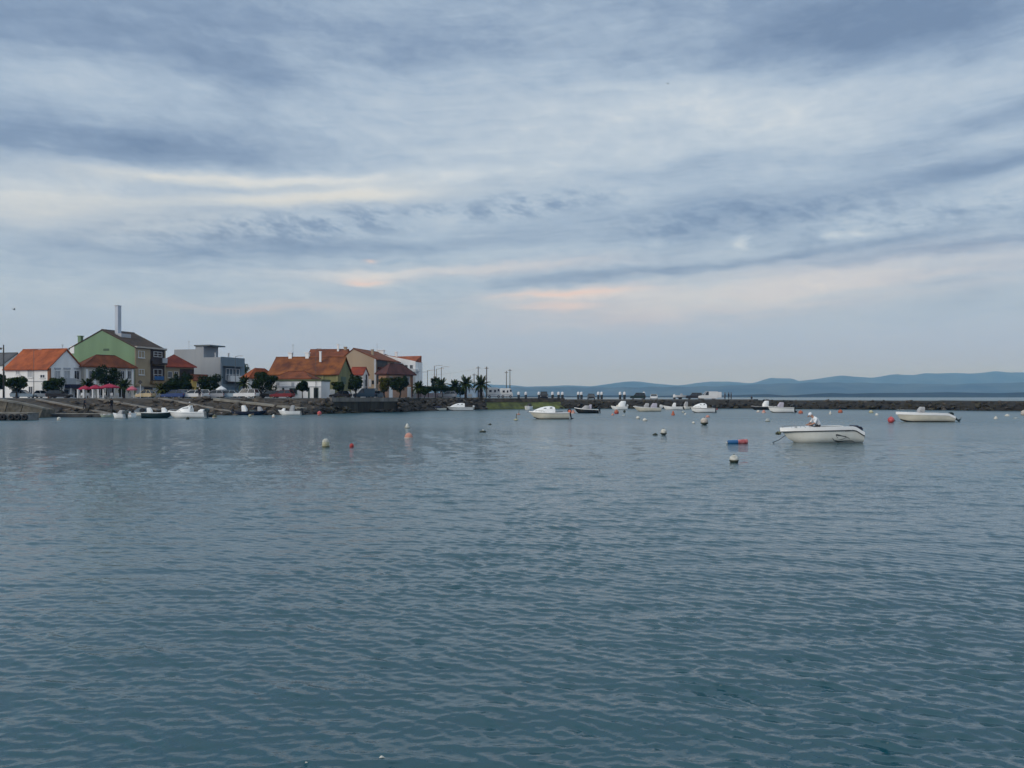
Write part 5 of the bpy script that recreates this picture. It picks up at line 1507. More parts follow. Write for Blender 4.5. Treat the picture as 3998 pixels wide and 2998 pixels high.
# emblem: a leaping swoosh on the after quarter, as raised vinyl strips on the hull side
def emblem(boat, strokes, m, name='emblem'):
    """strokes in the hull side's own coordinates: t along the boat, q down the side, half-width"""
    for st in strokes:
        a = []; b = []; st2 = []
        for i in range(len(st) - 1):
            for k in range(5):
                f = k / 5; st2.append(tuple(st[i][j] + (st[i + 1][j] - st[i][j]) * f for j in range(3)))
        st2.append(st[-1])
        def on(t, q):
            f = np.interp(q, [0, .30, .62, .80, 1.0], [1.0, .985, .93, .86, .60])
            v = Vector(boat.pt(t, q, f, -1)); v.y -= .014; return v
        mb = MB(); A = [on(t, q - w) for t, q, w in st2]; B = [on(t, q + w) for t, q, w in st2]
        o2 = Vector((0, .012, 0))
        mb.loft([A, B, [p + o2 for p in B], [p + o2 for p in A]], False)
        mb.build(name, m, boat.root)
def fx(px): return (3366 - px) / 314.0
def side_emblem(flip):
    M_E = mat('emblem_grey', (.06, .07, .075), .5, .1, 3); M_E2 = mat('emblem_pale', (.22, .23, .225), .5, .1, 3)
    def q(py): return (py - 1668) / 60.0
    S = []
    S.append([(fx(3236), q(1706), .005), (fx(3246), q(1716), .035), (fx(3265), q(1720.5), .045), (fx(3290), q(1718), .03), (fx(3318), q(1717.5), .02), (fx(3334), q(1723), .006)])
    S.append([(fx(3250), q(1695.5), .045), (fx(3262), q(1697), .05), (fx(3272), q(1699), .03), (fx(3290), q(1702), .03), (fx(3299), q(1707), .008)])
    S.append([(fx(3250), q(1697), .01), (fx(3256), q(1705), .02), (fx(3260), q(1706), .004)])
    S.append([(fx(3262), q(1714), .008), (fx(3280), q(1711), .018), (fx(3294), q(1704), .02), (fx(3304), q(1708), .02), (fx(3310), q(1713), .006)])
    S.append([(fx(3286), q(1683.0), .012), (fx(3300), q(1682.5), .018), (fx(3316), q(1680.5), .012)])
    emblem(flip, S[:3], M_E); emblem(flip, S[3:], M_E2)
side_emblem(mb_)

# --- white boat at the right with raised motor
class RightBoat(Boat):
    def zs(s, t):
        k = [(0, .62), (.06, .80), (.12, .98), (.2, 1.02), (.6, 1.06), (1, 1.12)]
        return float(np.interp(t, [a for a, _ in k], [b for _, b in k]))
b = RightBoat('white open boat with raised dark green motor near the right edge', 3508, 3722, 1647, (1, 1, 1), 2.3, B_CREAM, B_WHITE, yaw=-2, anti=B_ANTI, rake=.12, cock=(.08, .60), band=.24)
b.cover(.55, .95, .95, .70, .8, B_COVER); b.rail(.58, .97, .34); b.motor(B_MGREEN, 48, 1.05); b.seat(.3, 1.0)
MB().tube([(-b.L / 2 - .05, 0, .05), (-b.L / 2 - .25, 0, .3)], .05, 6).build('bow_chain', B_ROPE, b.root)

# --- white cuddy boat left of centre
b = Boat('white cuddy cabin boat with cream hull and orange float at its stern', 2066, 2222, 1636, (.85, .86, 1.02), 2.2, B_CREAM, B_WHITE, yaw=4, anti=B_ANTI, railm=mat('pale_rail', (.5, .5, .48), .6, .1, 2), cock=(.06, .40), rake=.17)
b.cabin(.36, .93, .88); b.motor(B_MOTOR, 12, 1.0); b.rail(.62, .97, .22)
MB().ball((b.L / 2 + .05, -.65, .98), .24).build('orange_float', mat('orange_float', (.55, .12, .05), .6, .1, 2), b.root, True)
MB().tube([(b.L * .1, -.3, .9), (b.L * .35, .1, .97)], .05, 6).build('stowed_oar', B_RAIL, b.root)
MB().tube([(-b.L / 2 + .1, 0, .98), (-b.L / 2 - .30, 0, .94)], .05, 6).build('anchor_roller', B_STEEL, b.root)
# --- dark hulled boat behind it
b = Boat('black hulled open boat with grey covered console right of the cuddy boat', 2243, 2338, 1613, (.62, .72, .98), 1.9, B_DARK, B_WHITE, yaw=-3, cock=(.06, .62))
b.cover(.55, .5, 1.0, 1.3, .9, B_COVER); b.cover(.36, .75, .95, .6, .6, B_LILAC, 'seat_cover'); b.motor(B_MOTOR, 8, 1.0); b.fender(.12, 1, B_CREAM, .22, .5)
# --- row of open boats in front of the breakwater
b = Boat('small white boat with tall white box close under the breakwater', 2386, 2448, 1600, (.75, .7, .85), 1.8, B_WHITE, yaw=2, cock=(.1, .5))
b.cover(.32, .6, 1.6, 1.6, 1.1, B_WHITE, 'wheelhouse'); b.motor(B_MWHITE, 0, .9); b.console(.58, 1.1, .6, .5, B_CREAM, False)
b = Boat('long white open boat with white outboard, left of two overlapping boats', 2473, 2580, 1606.5, (.72, .80, 1.02), 2.0, B_CREAM, B_WHITE, yaw=4, cock=(.06, .62), rake=.2)
b.cover(.52, .5, 1.35, .95, .8, B_COVER); b.cover(.25, .4, 1.45, 1.2, 1.1, B_LILAC, 'seat_cover'); b.motor(B_MWHITE, -10, 1.25); b.rail(.62, .96, .2)
b = Boat('white open boat with dark outboard, right of two overlapping boats', 2590, 2664, 1600, (.7, .7, .92), 1.8, B_WHITE, yaw=0, cock=(.06, .62))
b.cover(.42, .5, 1.25, .75, .7, B_WHITE); b.motor(B_MOTOR, 25, 1.3); b.seat(.2)
b = Boat('small grey boat showing behind the dark outboard under the breakwater', 2662, 2692, 1598, (.6, .6, .8), 1.3, B_GREYH, yaw=10, cock=(.1, .5), Y=187)
b.cover(.45, .4, 1.6, .8, .8, B_COVER)
b = Boat('white cuddy boat with black outboard left of the people on the breakwater', 2697, 2790, 1611, (.82, .86, 1.05), 2.0, B_WHITE, yaw=2, anti=B_TEAL, railm=B_RAIL, cock=(.06, .36))
b.cabin(.34, .92, .95); b.motor(B_MOTOR, 15, 1.25); b.rail(.6, .96, .22)
MB().ball((b.L / 2 + .55, -.2, .62), .13).build('red_float', mat('red_float', (.40, .02, .02), .6, .1, 2), b.root, True)
b = Boat('dark hulled boat with white covered console behind the striped boat', 2934, 3010, 1600, (.7, .7, .85), 1.8, B_DARK, B_COVER, yaw=0, cock=(.08, .6), Y=181)
b.cover(.26, .5, 1.75, 1.3, 1.0, B_WHITE); b.motor(B_MOTOR, 0, .9)
b = Boat('white striped open boat with lilac cover and two dark outboards', 3002, 3098, 1611, (.95, .98, 1.12), 2.0, B_WHITE, yaw=-2, railm=B_RAIL, anti=B_TEAL, cock=(.06, .6))
b.cover(.50, .75, 1.35, 1.0, .9, B_LILAC); b.console(.66, 1.2, .7, .5, B_COVER, False); b.motor(B_MOTOR, 10, 1.2, -.3); b.motor(B_MOTOR, 30, 1.1, .35); b.rail(.6, .96, .18)
# --- small craft near the slip
b = Boat('white cuddy boat moored before the rocky slope right of the town', 1746, 1846, 1603.5, (.72, .72, .80), 2.0, B_WHITE, yaw=3, anti=B_ANTI, railm=B_RAIL, cock=(.05, .34))
b.cabin(.32, .92, .95, wf=.7); b.motor(B_MWHITE, 0, .8)
b = Boat('low pale skiff with dark blue tarpaulin below the rocks', 1646, 1742, 1603, (.5, .45, .55), 1.7, B_GREYH, B_GREYH, yaw=4, cock=(.08, .7))
b.cover(.5, .3, .75, 2.8, 1.1, mat('blue_tarp', (.015, .02, .05), .7, .2, 2), 'tarpaulin')
b = Boat('white and blue boat with black bottom drawn up on the green slip', 1944, 1972, 1590, (.85, .85, 1.1), 1.5, mat('pale_blue_hull', (.30, .36, .46), .5, .1, 2), B_LILAC, yaw=55, name='rowing_boat', anti=B_ANTI, cock=(.1, .7), Y=196)
b.root.location.z = .75; b.cover(.6, .5, .85, .9, .6, mat('pinkish_cover', (.34, .20, .20), .8, .1, 2))
b = Boat('small white boat seen stern on with black motor below the slip', 2046, 2078, 1602, (.85, .8, .9), 1.6, B_WHITE, yaw=62, cock=(.1, .6), Y=176)
b.motor(B_MOTOR, 0, 1.1); b.cover(.3, .5, 1.1, .6, .6, B_MOTOR, 'seat_cover')
# --- boats along the left quay
b = Boat('white blunt ended boat with covered motor, leftmost of the boats by the ramps', 434, 486, 1634, (.62, .6, .72), 1.5, B_WHITE, yaw=-6, cock=(.1, .6))
b.cover(.35, .4, .85, .7, .8, B_COVER); b.motor(B_TEAL, 5, .95)
b = Boat('small white boat with red stripe beside the blunt ended boat', 480, 520, 1630, (.62, .6, .75), 1.3, B_WHITE, yaw=-12, cock=(.1, .6), railm=mat('red_stripe', (.30, .03, .03), .6, .1, 2))
b.console(.5, .85, .5, .4)
b = Boat('dark teal hulled boat with white rim left of the white cabin boat', 556, 668, 1632, (.78, .74, .86), 1.8, B_TEAL, B_WHITE, yaw=3, flip=True, cock=(.06, .6))
b.cover(.22, .6, .95, .65, .7, B_WHITE); b.cover(.72, .7, .85, .65, .6, B_WHITE, 'foredeck_box'); b.motor(B_MOTOR, 0, 1.2); b.fender(.4, -1, B_WHITE); b.fender(.7, -1, B_DARK)
b = Boat('big white cabin boat with a person aboard moored at the left quay', 652, 798, 1632, (.82, .82, .98), 2.1, B_WHITE, yaw=2, railm=B_WHITE, cock=(.06, .40))
b.cabin(.38, .78, .85); b.motor(B_TEAL, 0, 1.1); b.cover(.12, .75, .55, .8, 1.1, B_WHITE, 'stern_box'); b.rail(.6, .96, .25); b.console(.42, 1.75, .9, .5, B_WHITE); b.fender(.55, 1, B_DARK, .12)
for t in (.5, .72): MB().ball(Vector(b.pt(t, .42, .97, 1)) + Vector((0, .01, 0)), .12, .03, .05).build('porthole', B_WIND, b.root)
CABIN_BOAT = b
b = Boat('low navy blue boat with upright white box at its console', 906, 1040, 1620.5, (.62, .55, .72), 1.9, B_NAVY, B_NAVY, yaw=-2, flip=True, cock=(.05, .7))
b.cover(.34, .3, 1.45, .8, .8, B_WHITE, 'white_box'); b.cover(.80, .4, 1.1, .7, .7, B_COVER, 'bow_box'); b.cover(.58, .3, .6, .8, 1.0, B_TEAL, 'engine_box'); b.motor(B_MOTOR, 0, .9)
b = Boat('white skiff with grey upright screen and black outboard right of navy boat', 1084, 1172, 1621, (.66, .62, .80), 1.7, B_WHITE, yaw=3, cock=(.05, .66))
b.cover(.40, .3, 1.5, .7, .7, B_COVER, 'upright_screen'); b.seat(.68, .9, B_TEAL); b.motor(B_MOTOR, 6, 1.0); b.cover(.78, .5, .7, .6, .6, B_WHITE, 'bow_box')
b = Boat('grey inflatable with small white motor behind the white skiff', 1160, 1216, 1616, (.55, .52, .62), 1.7, B_GREYH, B_COVER, yaw=-8, name='inflatable_boat', cock=(.1, .7))
b.motor(B_MWHITE, 20, .8); b.cover(.4, .3, .7, .6, .5, B_COVER)

b = Boat('grey boat under a slate blue cover behind the dark teal boat', 518, 566, 1624, (.62, .6, .7), 1.6, B_GREYH, B_COVER, yaw=-10, cock=(.1, .7))
b.cover(.5, .4, .95, 1.5, 1.2, mat('slate_cover', (.10, .13, .16), .85, .15, 2, .2), 'boat_cover')
b = Boat('small black dinghy just right of the white cabin boat', 800, 836, 1628, (.45, .42, .52), 1.2, B_DARK, B_DARK, yaw=12, name='dinghy', cock=(.1, .7))
b.seat(.45, .7, B_COVER)
b = Boat('black boat with raised bow behind the white skiff and navy boat', 1036, 1088, 1617, (.6, .6, 1.0), 1.6, B_DARK, B_DARK, yaw=-8, cock=(.1, .6))
b.cover(.45, .4, .8, .8, .7, B_RAIL); b.fender(.6, -1, mat('red_stripe', (.30, .03, .03), .6, .1, 2), .16, .5)
b = Boat('pale green rowing boat lying left of the blunt ended boat', 384, 432, 1629, (.42, .38, .5), 1.3, mat('pale_green_hull', (.30, .36, .30), .6, .1, 2), B_COVER, yaw=8, name='rowing_boat', cock=(.08, .7))
b.seat(.5, .8); b.seat(.25, .8)

# ------------------------------------------------------------------ buoys and floats
def buoym(name, c, c2): return mat('buoy_' + name, c, .6, .2, 5, col2=c2)
U_WHITE = buoym('white', (.40, .39, .33), (.66, .65, .60)); U_BEIGE = buoym('beige', (.42, .37, .32), (.55, .50, .45)); U_YEL = buoym('yellowish', (.36, .34, .20), (.48, .46, .32))
U_RED = buoym('red', (.30, .02, .02), (.42, .04, .04)); U_PINK = buoym('pinkish_red', (.48, .05, .06), (.60, .12, .12)); U_ORA = buoym('orange', (.34, .075, .030), (.46, .13, .06)); U_PEACH = buoym('peach', (.45, .18, .13), (.55, .28, .22))
U_DARK = buoym('dark', (.012, .018, .012), (.03, .04, .022)); U_WEED = buoym('weedy', (.07, .075, .03), (.12, .12, .06)); U_GREY = buoym('grey', (.30, .33, .32), (.42, .45, .44))
def buoy(label, px, pyb, w, hpx, m, kind='ball', foot=None):
    """float at the waterline pixel pyb, w pixels wide, hpx tall above water"""
    Y = YW(pyb); r = w / FOC * Y / 2; hh = hpx / FOC * Y
    root = empty('mooring_buoy', (WX(px, Y), Y, 0)); tag(root, label, 'buoy', 'mooring buoys')
    if kind == 'ball':
        MB().ball((0, 0, hh - r), r, r, r).build('float', m, root, True)
        MB().lathe([(r * .16, hh - .01), (r * .16, hh + r * .10), (r * .06, hh + r * .16)], 8).build('eye', foot or m, root)
        if foot:
            z = .0; q = math.sqrt(max(.01, r * r - (z - hh + r) ** 2))
            MB().lathe([(q * .8, -.1), (q * 1.04, -.02), (r * 1.02, max(hh * .22, .03)), (r * 1.0, hh * .32), (r * .9, hh * .36)], 14).build('weed_line', foot, root, True)
    elif kind == 'drum':
        MB().lathe([(r * .9, -.2), (r, .02), (r, hh * .55), (r * .97, hh * .60)], 16).build('float', m, root, 50)
        MB().lathe([(r * .95, hh * .60 + .002), (r * .90, hh * .78), (r * .55, hh * .95), (r * .15, hh)], 16).build('dome', U_WHITE, root, 50)
        MB().lathe([(r * .92, -.2), (r * 1.03, -.02), (r * 1.03, hh * .14)], 16).build('weed_line', foot or U_WEED, root)
    elif kind == 'cone':
        MB().lathe([(r * .7, -.15), (r, .0), (r * .95, hh * .22), (r * .45, hh * .75), (r * .25, hh * .95), (r * .05, hh)], 14).build('float', m, root, 45)
        MB().lathe([(r * .8, -.14), (r * 1.05, -.01), (r * 1.02, hh * .12)], 14).build('weed_line', foot or U_WEED, root)
    elif kind == 'dome':
        MB().lathe([(r * .8, -.1), (r, .0), (r * .98, hh * .25), (r * .75, hh * .7), (r * .4, hh * .93), (r * .08, hh)], 14).build('float', m, root, True)
        MB().lathe([(r * .8, -.14), (r * 1.06, -.01), (r * 1.03, hh * .14)], 14).build('weed_line', foot or U_DARK, root)
    elif kind == 'flat':
        MB().ball((0, 0, hh * .2), r, r * .7, hh * .55).build('float', m, root, True)
        MB().ball((r * .1, 0, hh * .6), r * .32, r * .3, hh * .42).build('knob', foot or U_WHITE, root, True)
    elif kind == 'stick':
        MB().ball((0, 0, hh * .1), r, r * .8, hh * .18).build('float', m, root, True)
        MB().tube([(0, 0, 0), (r * .2, 0, hh)], [r * .22, r * .12], 6).build('stick', foot or m, root)
        MB().ball((r * .2, 0, hh), r * .24).build('tip', foot or m, root, True)
    return root
buoy('drum shaped yellowish buoy with white dome, largest in the left foreground', 1272, 1745, 28, 33, U_YEL, 'drum')
buoy('small red ball buoy right of the drum buoy', 1373, 1746, 17, 15, U_RED, 'ball', U_RED)
buoy('white cone buoy above the peach topped buoy', 1590, 1671, 20, 18, U_WHITE, 'cone')
buoy('white and peach buoy trailing weed in the middle distance', 1596, 1710, 33, 21, U_PEACH, 'dome', U_BEIGE)
buoy('dark weedy float with white knob left of centre', 1885, 1687, 26, 10, U_DARK, 'flat')
buoy('tiny dark float beyond the weedy float', 1913, 1658, 14, 6, U_DARK, 'flat', U_DARK)
buoy('pale marker buoy with upright stick, nearer of two by the cuddy boat', 2015, 1641, 18, 24, U_YEL, 'stick', U_WEED)
buoy('brownish marker buoy with upright stick, farther of two by the cuddy boat', 2025, 1619, 14, 16, U_PEACH, 'stick', U_WEED)
buoy('dark weed covered float left of the white and green ball', 2558, 1698, 21, 8, U_DARK, 'flat', U_DARK)
buoy('white ball buoy with dark green lower half in the middle', 2591, 1698, 25, 24, U_WHITE, 'ball', U_DARK)
buoy('big pale beige ball buoy below the white cuddy boat', 2750, 1659, 30, 29, U_BEIGE, 'ball', U_DARK)
buoy('small flat white float left of the big beige ball', 2708, 1652, 13, 7, U_WHITE, 'dome')
buoy('small peach float above the big beige ball', 2763, 1629, 16, 9, U_PEACH, 'dome', U_PEACH)
buoy('orange cone buoy in front of the overlapping white boats', 2628, 1621, 14, 18, U_ORA, 'cone', U_ORA)
buoy('small pale green buoy between orange cone and white cuddy boat', 2668, 1612, 13, 9, U_GREY, 'dome', U_DARK)
buoy('tiny white float beside the pale green buoy', 2676, 1619, 9, 7, U_WHITE, 'dome', U_GREY)
buoy('white dome buoy, left of two near the middle', 2491, 1635, 17, 11, U_WHITE, 'dome')
buoy('white dome buoy, right of two near the middle', 2518, 1643, 18, 11, U_WHITE, 'dome')
buoy('rust red ball buoy under the small white boat with tall box', 2407, 1615, 18, 15, U_ORA, 'ball', U_RED)
buoy('small pink float left of the rust red ball', 2392, 1621, 11, 8, U_PEACH, 'dome', U_PEACH)
buoy('small dark green ball right of the rust red ball', 2438, 1611, 10, 10, U_DARK, 'ball')
buoy('tiny grey float below the dark green ball', 2436, 1624, 14, 6, U_GREY, 'flat', U_GREY)
buoy('nearest white ball buoy with black waterline in the right foreground', 2866, 1805, 36, 30, U_WHITE, 'ball', U_DARK)
buoy('greenish ring float left of the nearest boat', 2997, 1645, 18, 12, U_GREY, 'dome', U_WEED)
buoy('bright pinkish red ball buoy left of the right hand boat', 3479, 1650, 25, 23, U_PINK, 'ball')
buoy('small white buoy far behind the seated man', 3242, 1618, 11, 14, U_WHITE, 'cone', U_GREY)
buoy('orange ball buoy before the right part of the breakwater', 3281, 1611, 17, 12, U_ORA, 'ball', U_ORA)
buoy('yellowish dome buoy between orange ball and right hand boat', 3401, 1612, 17, 11, U_YEL, 'dome', U_WEED)
buoy('small white float right of the yellowish dome', 3423, 1622, 14, 9, U_WHITE, 'dome', U_GREY)
buoy('orange ball buoy touching the stern of the striped boat', 3126, 1614, 17, 12, U_ORA, 'ball', U_ORA)
buoy('white float cluster buoy left of the striped boat', 2960, 1609, 13, 8, U_WHITE, 'dome', U_PEACH)
buoy('pinkish white float right of the cluster at the dark boat', 2982, 1612, 17, 12, U_PEACH, 'cone', U_WHITE)
buoy('white float, leftmost of four at the right edge', 3888, 1636, 16, 12, U_WHITE, 'cone', U_GREY)
buoy('white float with dark base, second of four at the right edge', 3933, 1625, 18, 9, U_WHITE, 'dome', U_GREY)
buoy('flat dark float, third of four at the right edge', 3966, 1634, 18, 5, U_GREY, 'flat', U_GREY)
buoy('pale round buoy cut by the right edge', 3996, 1621, 20, 19, U_BEIGE, 'ball', U_BEIGE)
buoy('small white cylinder buoy at the end of the left pontoon', 230, 1641, 14, 13, U_WHITE, 'drum', U_WHITE)
buoy('pinkish red buoy on the dark water under the quay wall', 1247, 1622, 17, 17, U_PINK, 'ball', U_PEACH)
buoy('dark ball fender buoy afloat before the white cabin boat', 733, 1637, 13, 10, U_DARK, 'ball')
buoy('weedy beige buoy before the small pale pontoon', 838, 1633, 17, 15, U_WEED, 'ball', U_BEIGE)
buoy('small pale yellow buoy under the navy boat', 976, 1626, 12, 9, U_YEL, 'ball')
buoy('white buoy at the bow of the white skiff', 1068, 1629, 13, 12, U_WHITE, 'dome', U_PEACH)
buoy('peach and white float at the stern of the cuddy boat', 2238, 1614, 16, 14, U_PEACH, 'cone', U_WHITE)
def cylinder_float():
    Y = YW(1732); root = empty('cylinder_float', (WX(2880, Y), Y, 0), R(4)); tag(root, 'floating cylinder, half blue and half red, left of the nearest boat', 'float')
    r = .155; z = .10
    MB().tube([(-.64, 0, z - .02), (-.60, 0, z - .01), (0, 0, z)], [r * .7, r * .9, r * .95], 14).build('blue_half', mat('blue_float', (.012, .10, .26), .5, .15, 3), root, 50)
    MB().tube([(.002, 0, z), (.40, 0, z + .02), (.58, 0, z + .03), (.64, 0, z + .03)], [r * .96, r * 1.08, r * 1.08, r * .8], 14).build('red_half', mat('faded_red_float', (.42, .04, .05), .5, .3, 6, col2=(.55, .22, .22)), root, 50)
    MB().ball((-.70, 0, z - .03), .06).build('end_knob', U_WHITE, root, True)
cylinder_float()
o = MB().add([(-.02, 0, 0), (.012, -.012, .008), (.035, 0, 0), (.006, .018, .012), (.0, 0, .02)], [(0, 1, 4), (1, 2, 4), (2, 3, 4), (3, 0, 4), (0, 3, 2, 1)]).build('floating_scrap', U_WHITE)
_Y = YW(2968); o.location = (WX(1488, _Y), _Y, .02); tag(o, 'tiny white scrap floating at the bottom of the picture', 'scrap')

# ------------------------------------------------------------------ people and birds
SKIN = mat('skin', (.36, .19, .13), .6, .06, 6)
C_WHITE = mat('white_cotton', (.68, .70, .72), .85, .05, 5, .1)
C_NAVY = mat('navy_cloth', (.010, .013, .030), .9, .15, 5)
C_BLACK = mat('black_cloth', (.008, .008, .010), .9, .15, 5)
C_GREY = mat('grey_cloth', (.06, .06, .065), .9, .15, 5)
C_BEIGE = mat('beige_cloth', (.38, .31, .23), .9, .1, 5)
HAIR = mat('dark_hair', (.012, .009, .007), .8, .2, 8)
def person(label, loc, rz, J, mats, cap=None, hair=True, scale=1.0, hands=True, name='person'):
    """body grown with a skin modifier over joints; J maps joint -> (position, radius)"""
    E = [('pelvis', 'waist'), ('waist', 'chest'), ('chest', 'neck'), ('neck', 'head0'), ('head0', 'head1')]
    for s in 'lr':
        E += [('chest', 'sh' + s), ('sh' + s, 'el' + s), ('el' + s, 'wr' + s), ('wr' + s, 'pa' + s), ('pelvis', 'hp' + s), ('hp' + s, 'kn' + s), ('kn' + s, 'an' + s), ('an' + s, 'to' + s)]
        if hands:
            for f in range(4): E.append(('pa' + s, 'f%d%s' % (f, s)))
            E.append(('wr' + s, 'th' + s))
    J = dict(J)
    if hands:
        for s in 'lr':
            p = Vector(J['pa' + s][0]); d = (p - Vector(J['wr' + s][0])).normalized(); a = d.orthogonal().normalized(); b_ = d.cross(a)
            for f in range(4): J['f%d%s' % (f, s)] = (tuple(p + d * (.075 + .012 * (f in (1, 2))) + a * (f - 1.5) * .022 + b_ * .02), .009)
            J['th' + s] = (tuple(Vector(J['wr' + s][0]) + d * .06 + a * .055), .010)
    names = list(J); idx = {n: i for i, n in enumerate(names)}
    me = bpy.data.meshes.new('body')
    me.from_pydata([J[n][0] for n in names], [(idx[a], idx[b]) for a, b in E], [])
    o = link(name, me); o.scale = [scale] * 3
    md = o.modifiers.new('skin', 'SKIN')
    for n in names:
        sv = me.skin_vertices[0].data[idx[n]]; r = J[n][1]
        sv.radius = r if isinstance(r, tuple) else (r, r); sv.use_root = n == 'pelvis'
    md.use_smooth_shade = True
    sb = o.modifiers.new('sub', 'SUBSURF'); sb.levels = 1; sb.render_levels = 1
    dg = bpy.context.evaluated_depsgraph_get(); ev = o.evaluated_get(dg)
    nm = bpy.data.meshes.new_from_object(ev); o.modifiers.clear(); o.data = nm
    # clothes and skin by the nearest bone of the same continuous body
    order = ['skin', 'shirt', 'trousers', 'shoe']
    nm.materials.clear()
    for k in order: nm.materials.append(mats[k])
    def zone(a, b):
        n = {a, b}
        if any(x[:2] in ('wr', 'pa', 'th') or x[0] == 'f' for x in n) and not any(x[:2] == 'el' for x in n): return 0
        if 'head0' in n or 'head1' in n: return 0
        if any(x[:2] == 'to' for x in n): return 3
        if any(x[:2] in ('kn', 'an') or x[:2] == 'hp' for x in n) and 'chest' not in n: return 2
        if any(x[:2] == 'el' for x in n) and any(x[:2] == 'wr' for x in n): return 0 if mats.get('short') else 1
        return 1
    segs = [(np.array(J[a][0]), np.array(J[b][0]), zone(a, b)) for a, b in E]
    for p in nm.polygons:
        c = np.array(p.center); best = (9, 0)
        for a, b, z in segs:
            ab = b - a; t = np.clip(np.dot(c - a, ab) / max(np.dot(ab, ab), 1e-9), 0, 1); d = np.linalg.norm(c - a - ab * t)
            if d < best[0]: best = (d, z)
        p.material_index = best[1]; p.use_smooth = True
    o.location = loc; o.rotation_euler = (0, 0, rz)
    h0, h1 = Vector(J['head0'][0]), Vector(J['head1'][0]); up = (h1 - h0).normalized(); c = h0.lerp(h1, .55)
    if cap:
        mb = MB(); mb.ball((0, 0, .035), .112, .102, .095, 14, 8); q = mb.build('cap', cap, o, True)
        MB().prism([(.06, .02), (.21, -.01), (.215, .0), (.06, .045)], -.07, .07).build('peak', mats.get('peak', cap), q)
        f = Vector(J.get('face', ((1, 0, 0), 0))[0]) if False else Vector((up.z, 0, -up.x))
        M = Matrix((Vector((f.x, f.y, f.z)), Vector((0, 1, 0)), up)).transposed().to_4x4(); M.translation = c + up * .02; q.matrix_local = M
    elif hair:
        mb = MB(); mb.ball(tuple(c + Vector((-.015, 0, .03))), .105, .095, .105, 12, 8); mb.build('hair', HAIR, o, True)
    # face: nose, eyes, ears
    fw = Vector((up.z, 0, -up.x))
    MB().ball(tuple(c + fw * .10 - up * .03), .018, .014, .022).build('nose', SKIN, o, True)
    for s in (-1, 1):
        MB().ball(tuple(c + fw * .082 + Vector((0, s * .034, 0)) + up * .005), .013).build('eye', C_BLACK, o, True)
        MB().ball(tuple(c + Vector((0, s * .088, 0)) - up * .015), .02, .012, .03).build('ear', SKIN, o, True)
    MB().ball(tuple(c + fw * .086 - up * .075), .012, .025, .007).build('mouth', mat('lips', (.25, .10, .08), .6, .05, 5), o, True)
    return tag(o, label, 'person', 'people around the harbour')

def standing(arm=.12, stride=.10, lean=0.0):
    J = {'pelvis': ((0, 0, .94), (.18, .15)), 'waist': ((lean * .3, 0, 1.10), (.18, .15)), 'chest': ((lean * .7, 0, 1.34), (.20, .16)), 'neck': ((lean, 0, 1.50), .055), 'head0': ((lean + .01, 0, 1.58), .085), 'head1': ((lean + .02, 0, 1.69), .085)}
    for s, k in (('l', 1), ('r', -1)):
        J['sh' + s] = ((lean * .8, .19 * k, 1.42), .078); J['el' + s] = ((lean * .6 - .02, (.19 + arm) * k, 1.14), .060); J['wr' + s] = ((lean * .6 + .10, (.18 + arm * .7) * k, .92), .034); J['pa' + s] = ((lean * .6 + .13, (.18 + arm * .7) * k, .84), .036)
        J['hp' + s] = ((0, .095 * k, .88), .112); J['kn' + s] = ((stride * k * .6 + .02, .10 * k, .49), .082); J['an' + s] = ((stride * k, .10 * k, .08), .058); J['to' + s] = ((stride * k + .17, .11 * k, .035), .036)
    return J
OUT = {'skin': SKIN, 'shirt': C_BLACK, 'trousers': C_NAVY, 'shoe': C_BLACK}
OUT2 = {'skin': SKIN, 'shirt': C_NAVY, 'trousers': C_BLACK, 'shoe': C_BLACK}
OUT3 = {'skin': SKIN, 'shirt': C_GREY, 'trousers': C_BLACK, 'shoe': C_BLACK}
def on_bw(px, off=7): p = bwp(px, off); p.z = BWZ; return p
person('person in dark clothes standing alone right of the white van', on_bw(2848, 6), 2.8, standing(.12, .12), OUT)
person('person in dark clothes, left of a close pair on the breakwater', on_bw(2863, 6), .3, standing(.08, .05), OUT2)
person('person in dark clothes, right of a close pair on the breakwater', on_bw(2873, 6), 2.9, standing(.10, .06), OUT3)
p_ = bwp(2905, 12.0); p_.z = 2.05 - .35
person('small dark figure on the far side of the breakwater right of the pair', p_, 1.2, standing(.1, .1), OUT, scale=.82)
Y_ = 158.5
person('person in black walking along the quay right of the round dark tree', Vector((WX(1612, 170), 170, ROADZ)), .4, standing(.10, .18), OUT)
person('person in navy standing on the long ramp above the left pontoon', on_slope(335, 1597, .42) + Vector((0, .5, 0)), .3, standing(.1, .15, .05), OUT2)
person('person in black standing at the foot of the slope by the second ramp', on_slope(443, 1597, .25) + Vector((0, .3, 0)), 2.6, standing(.06, .04), OUT)
person('person in dark clothes standing among the white parked cars', Vector((WX(779, 139.6), 139.6, ROADZ)), 1.9, standing(.1, .08), OUT, cap=C_WHITE)
# person bending in the white cabin boat
J = standing(.14, .05, .16)
person('person in pale clothes and white cap standing in the big white cabin boat', CABIN_BOAT.root.location + Vector((.55, -.1, .62)), math.pi, J, {'skin': SKIN, 'shirt': C_BEIGE, 'trousers': C_NAVY, 'shoe': C_BLACK}, cap=C_WHITE, scale=.92)
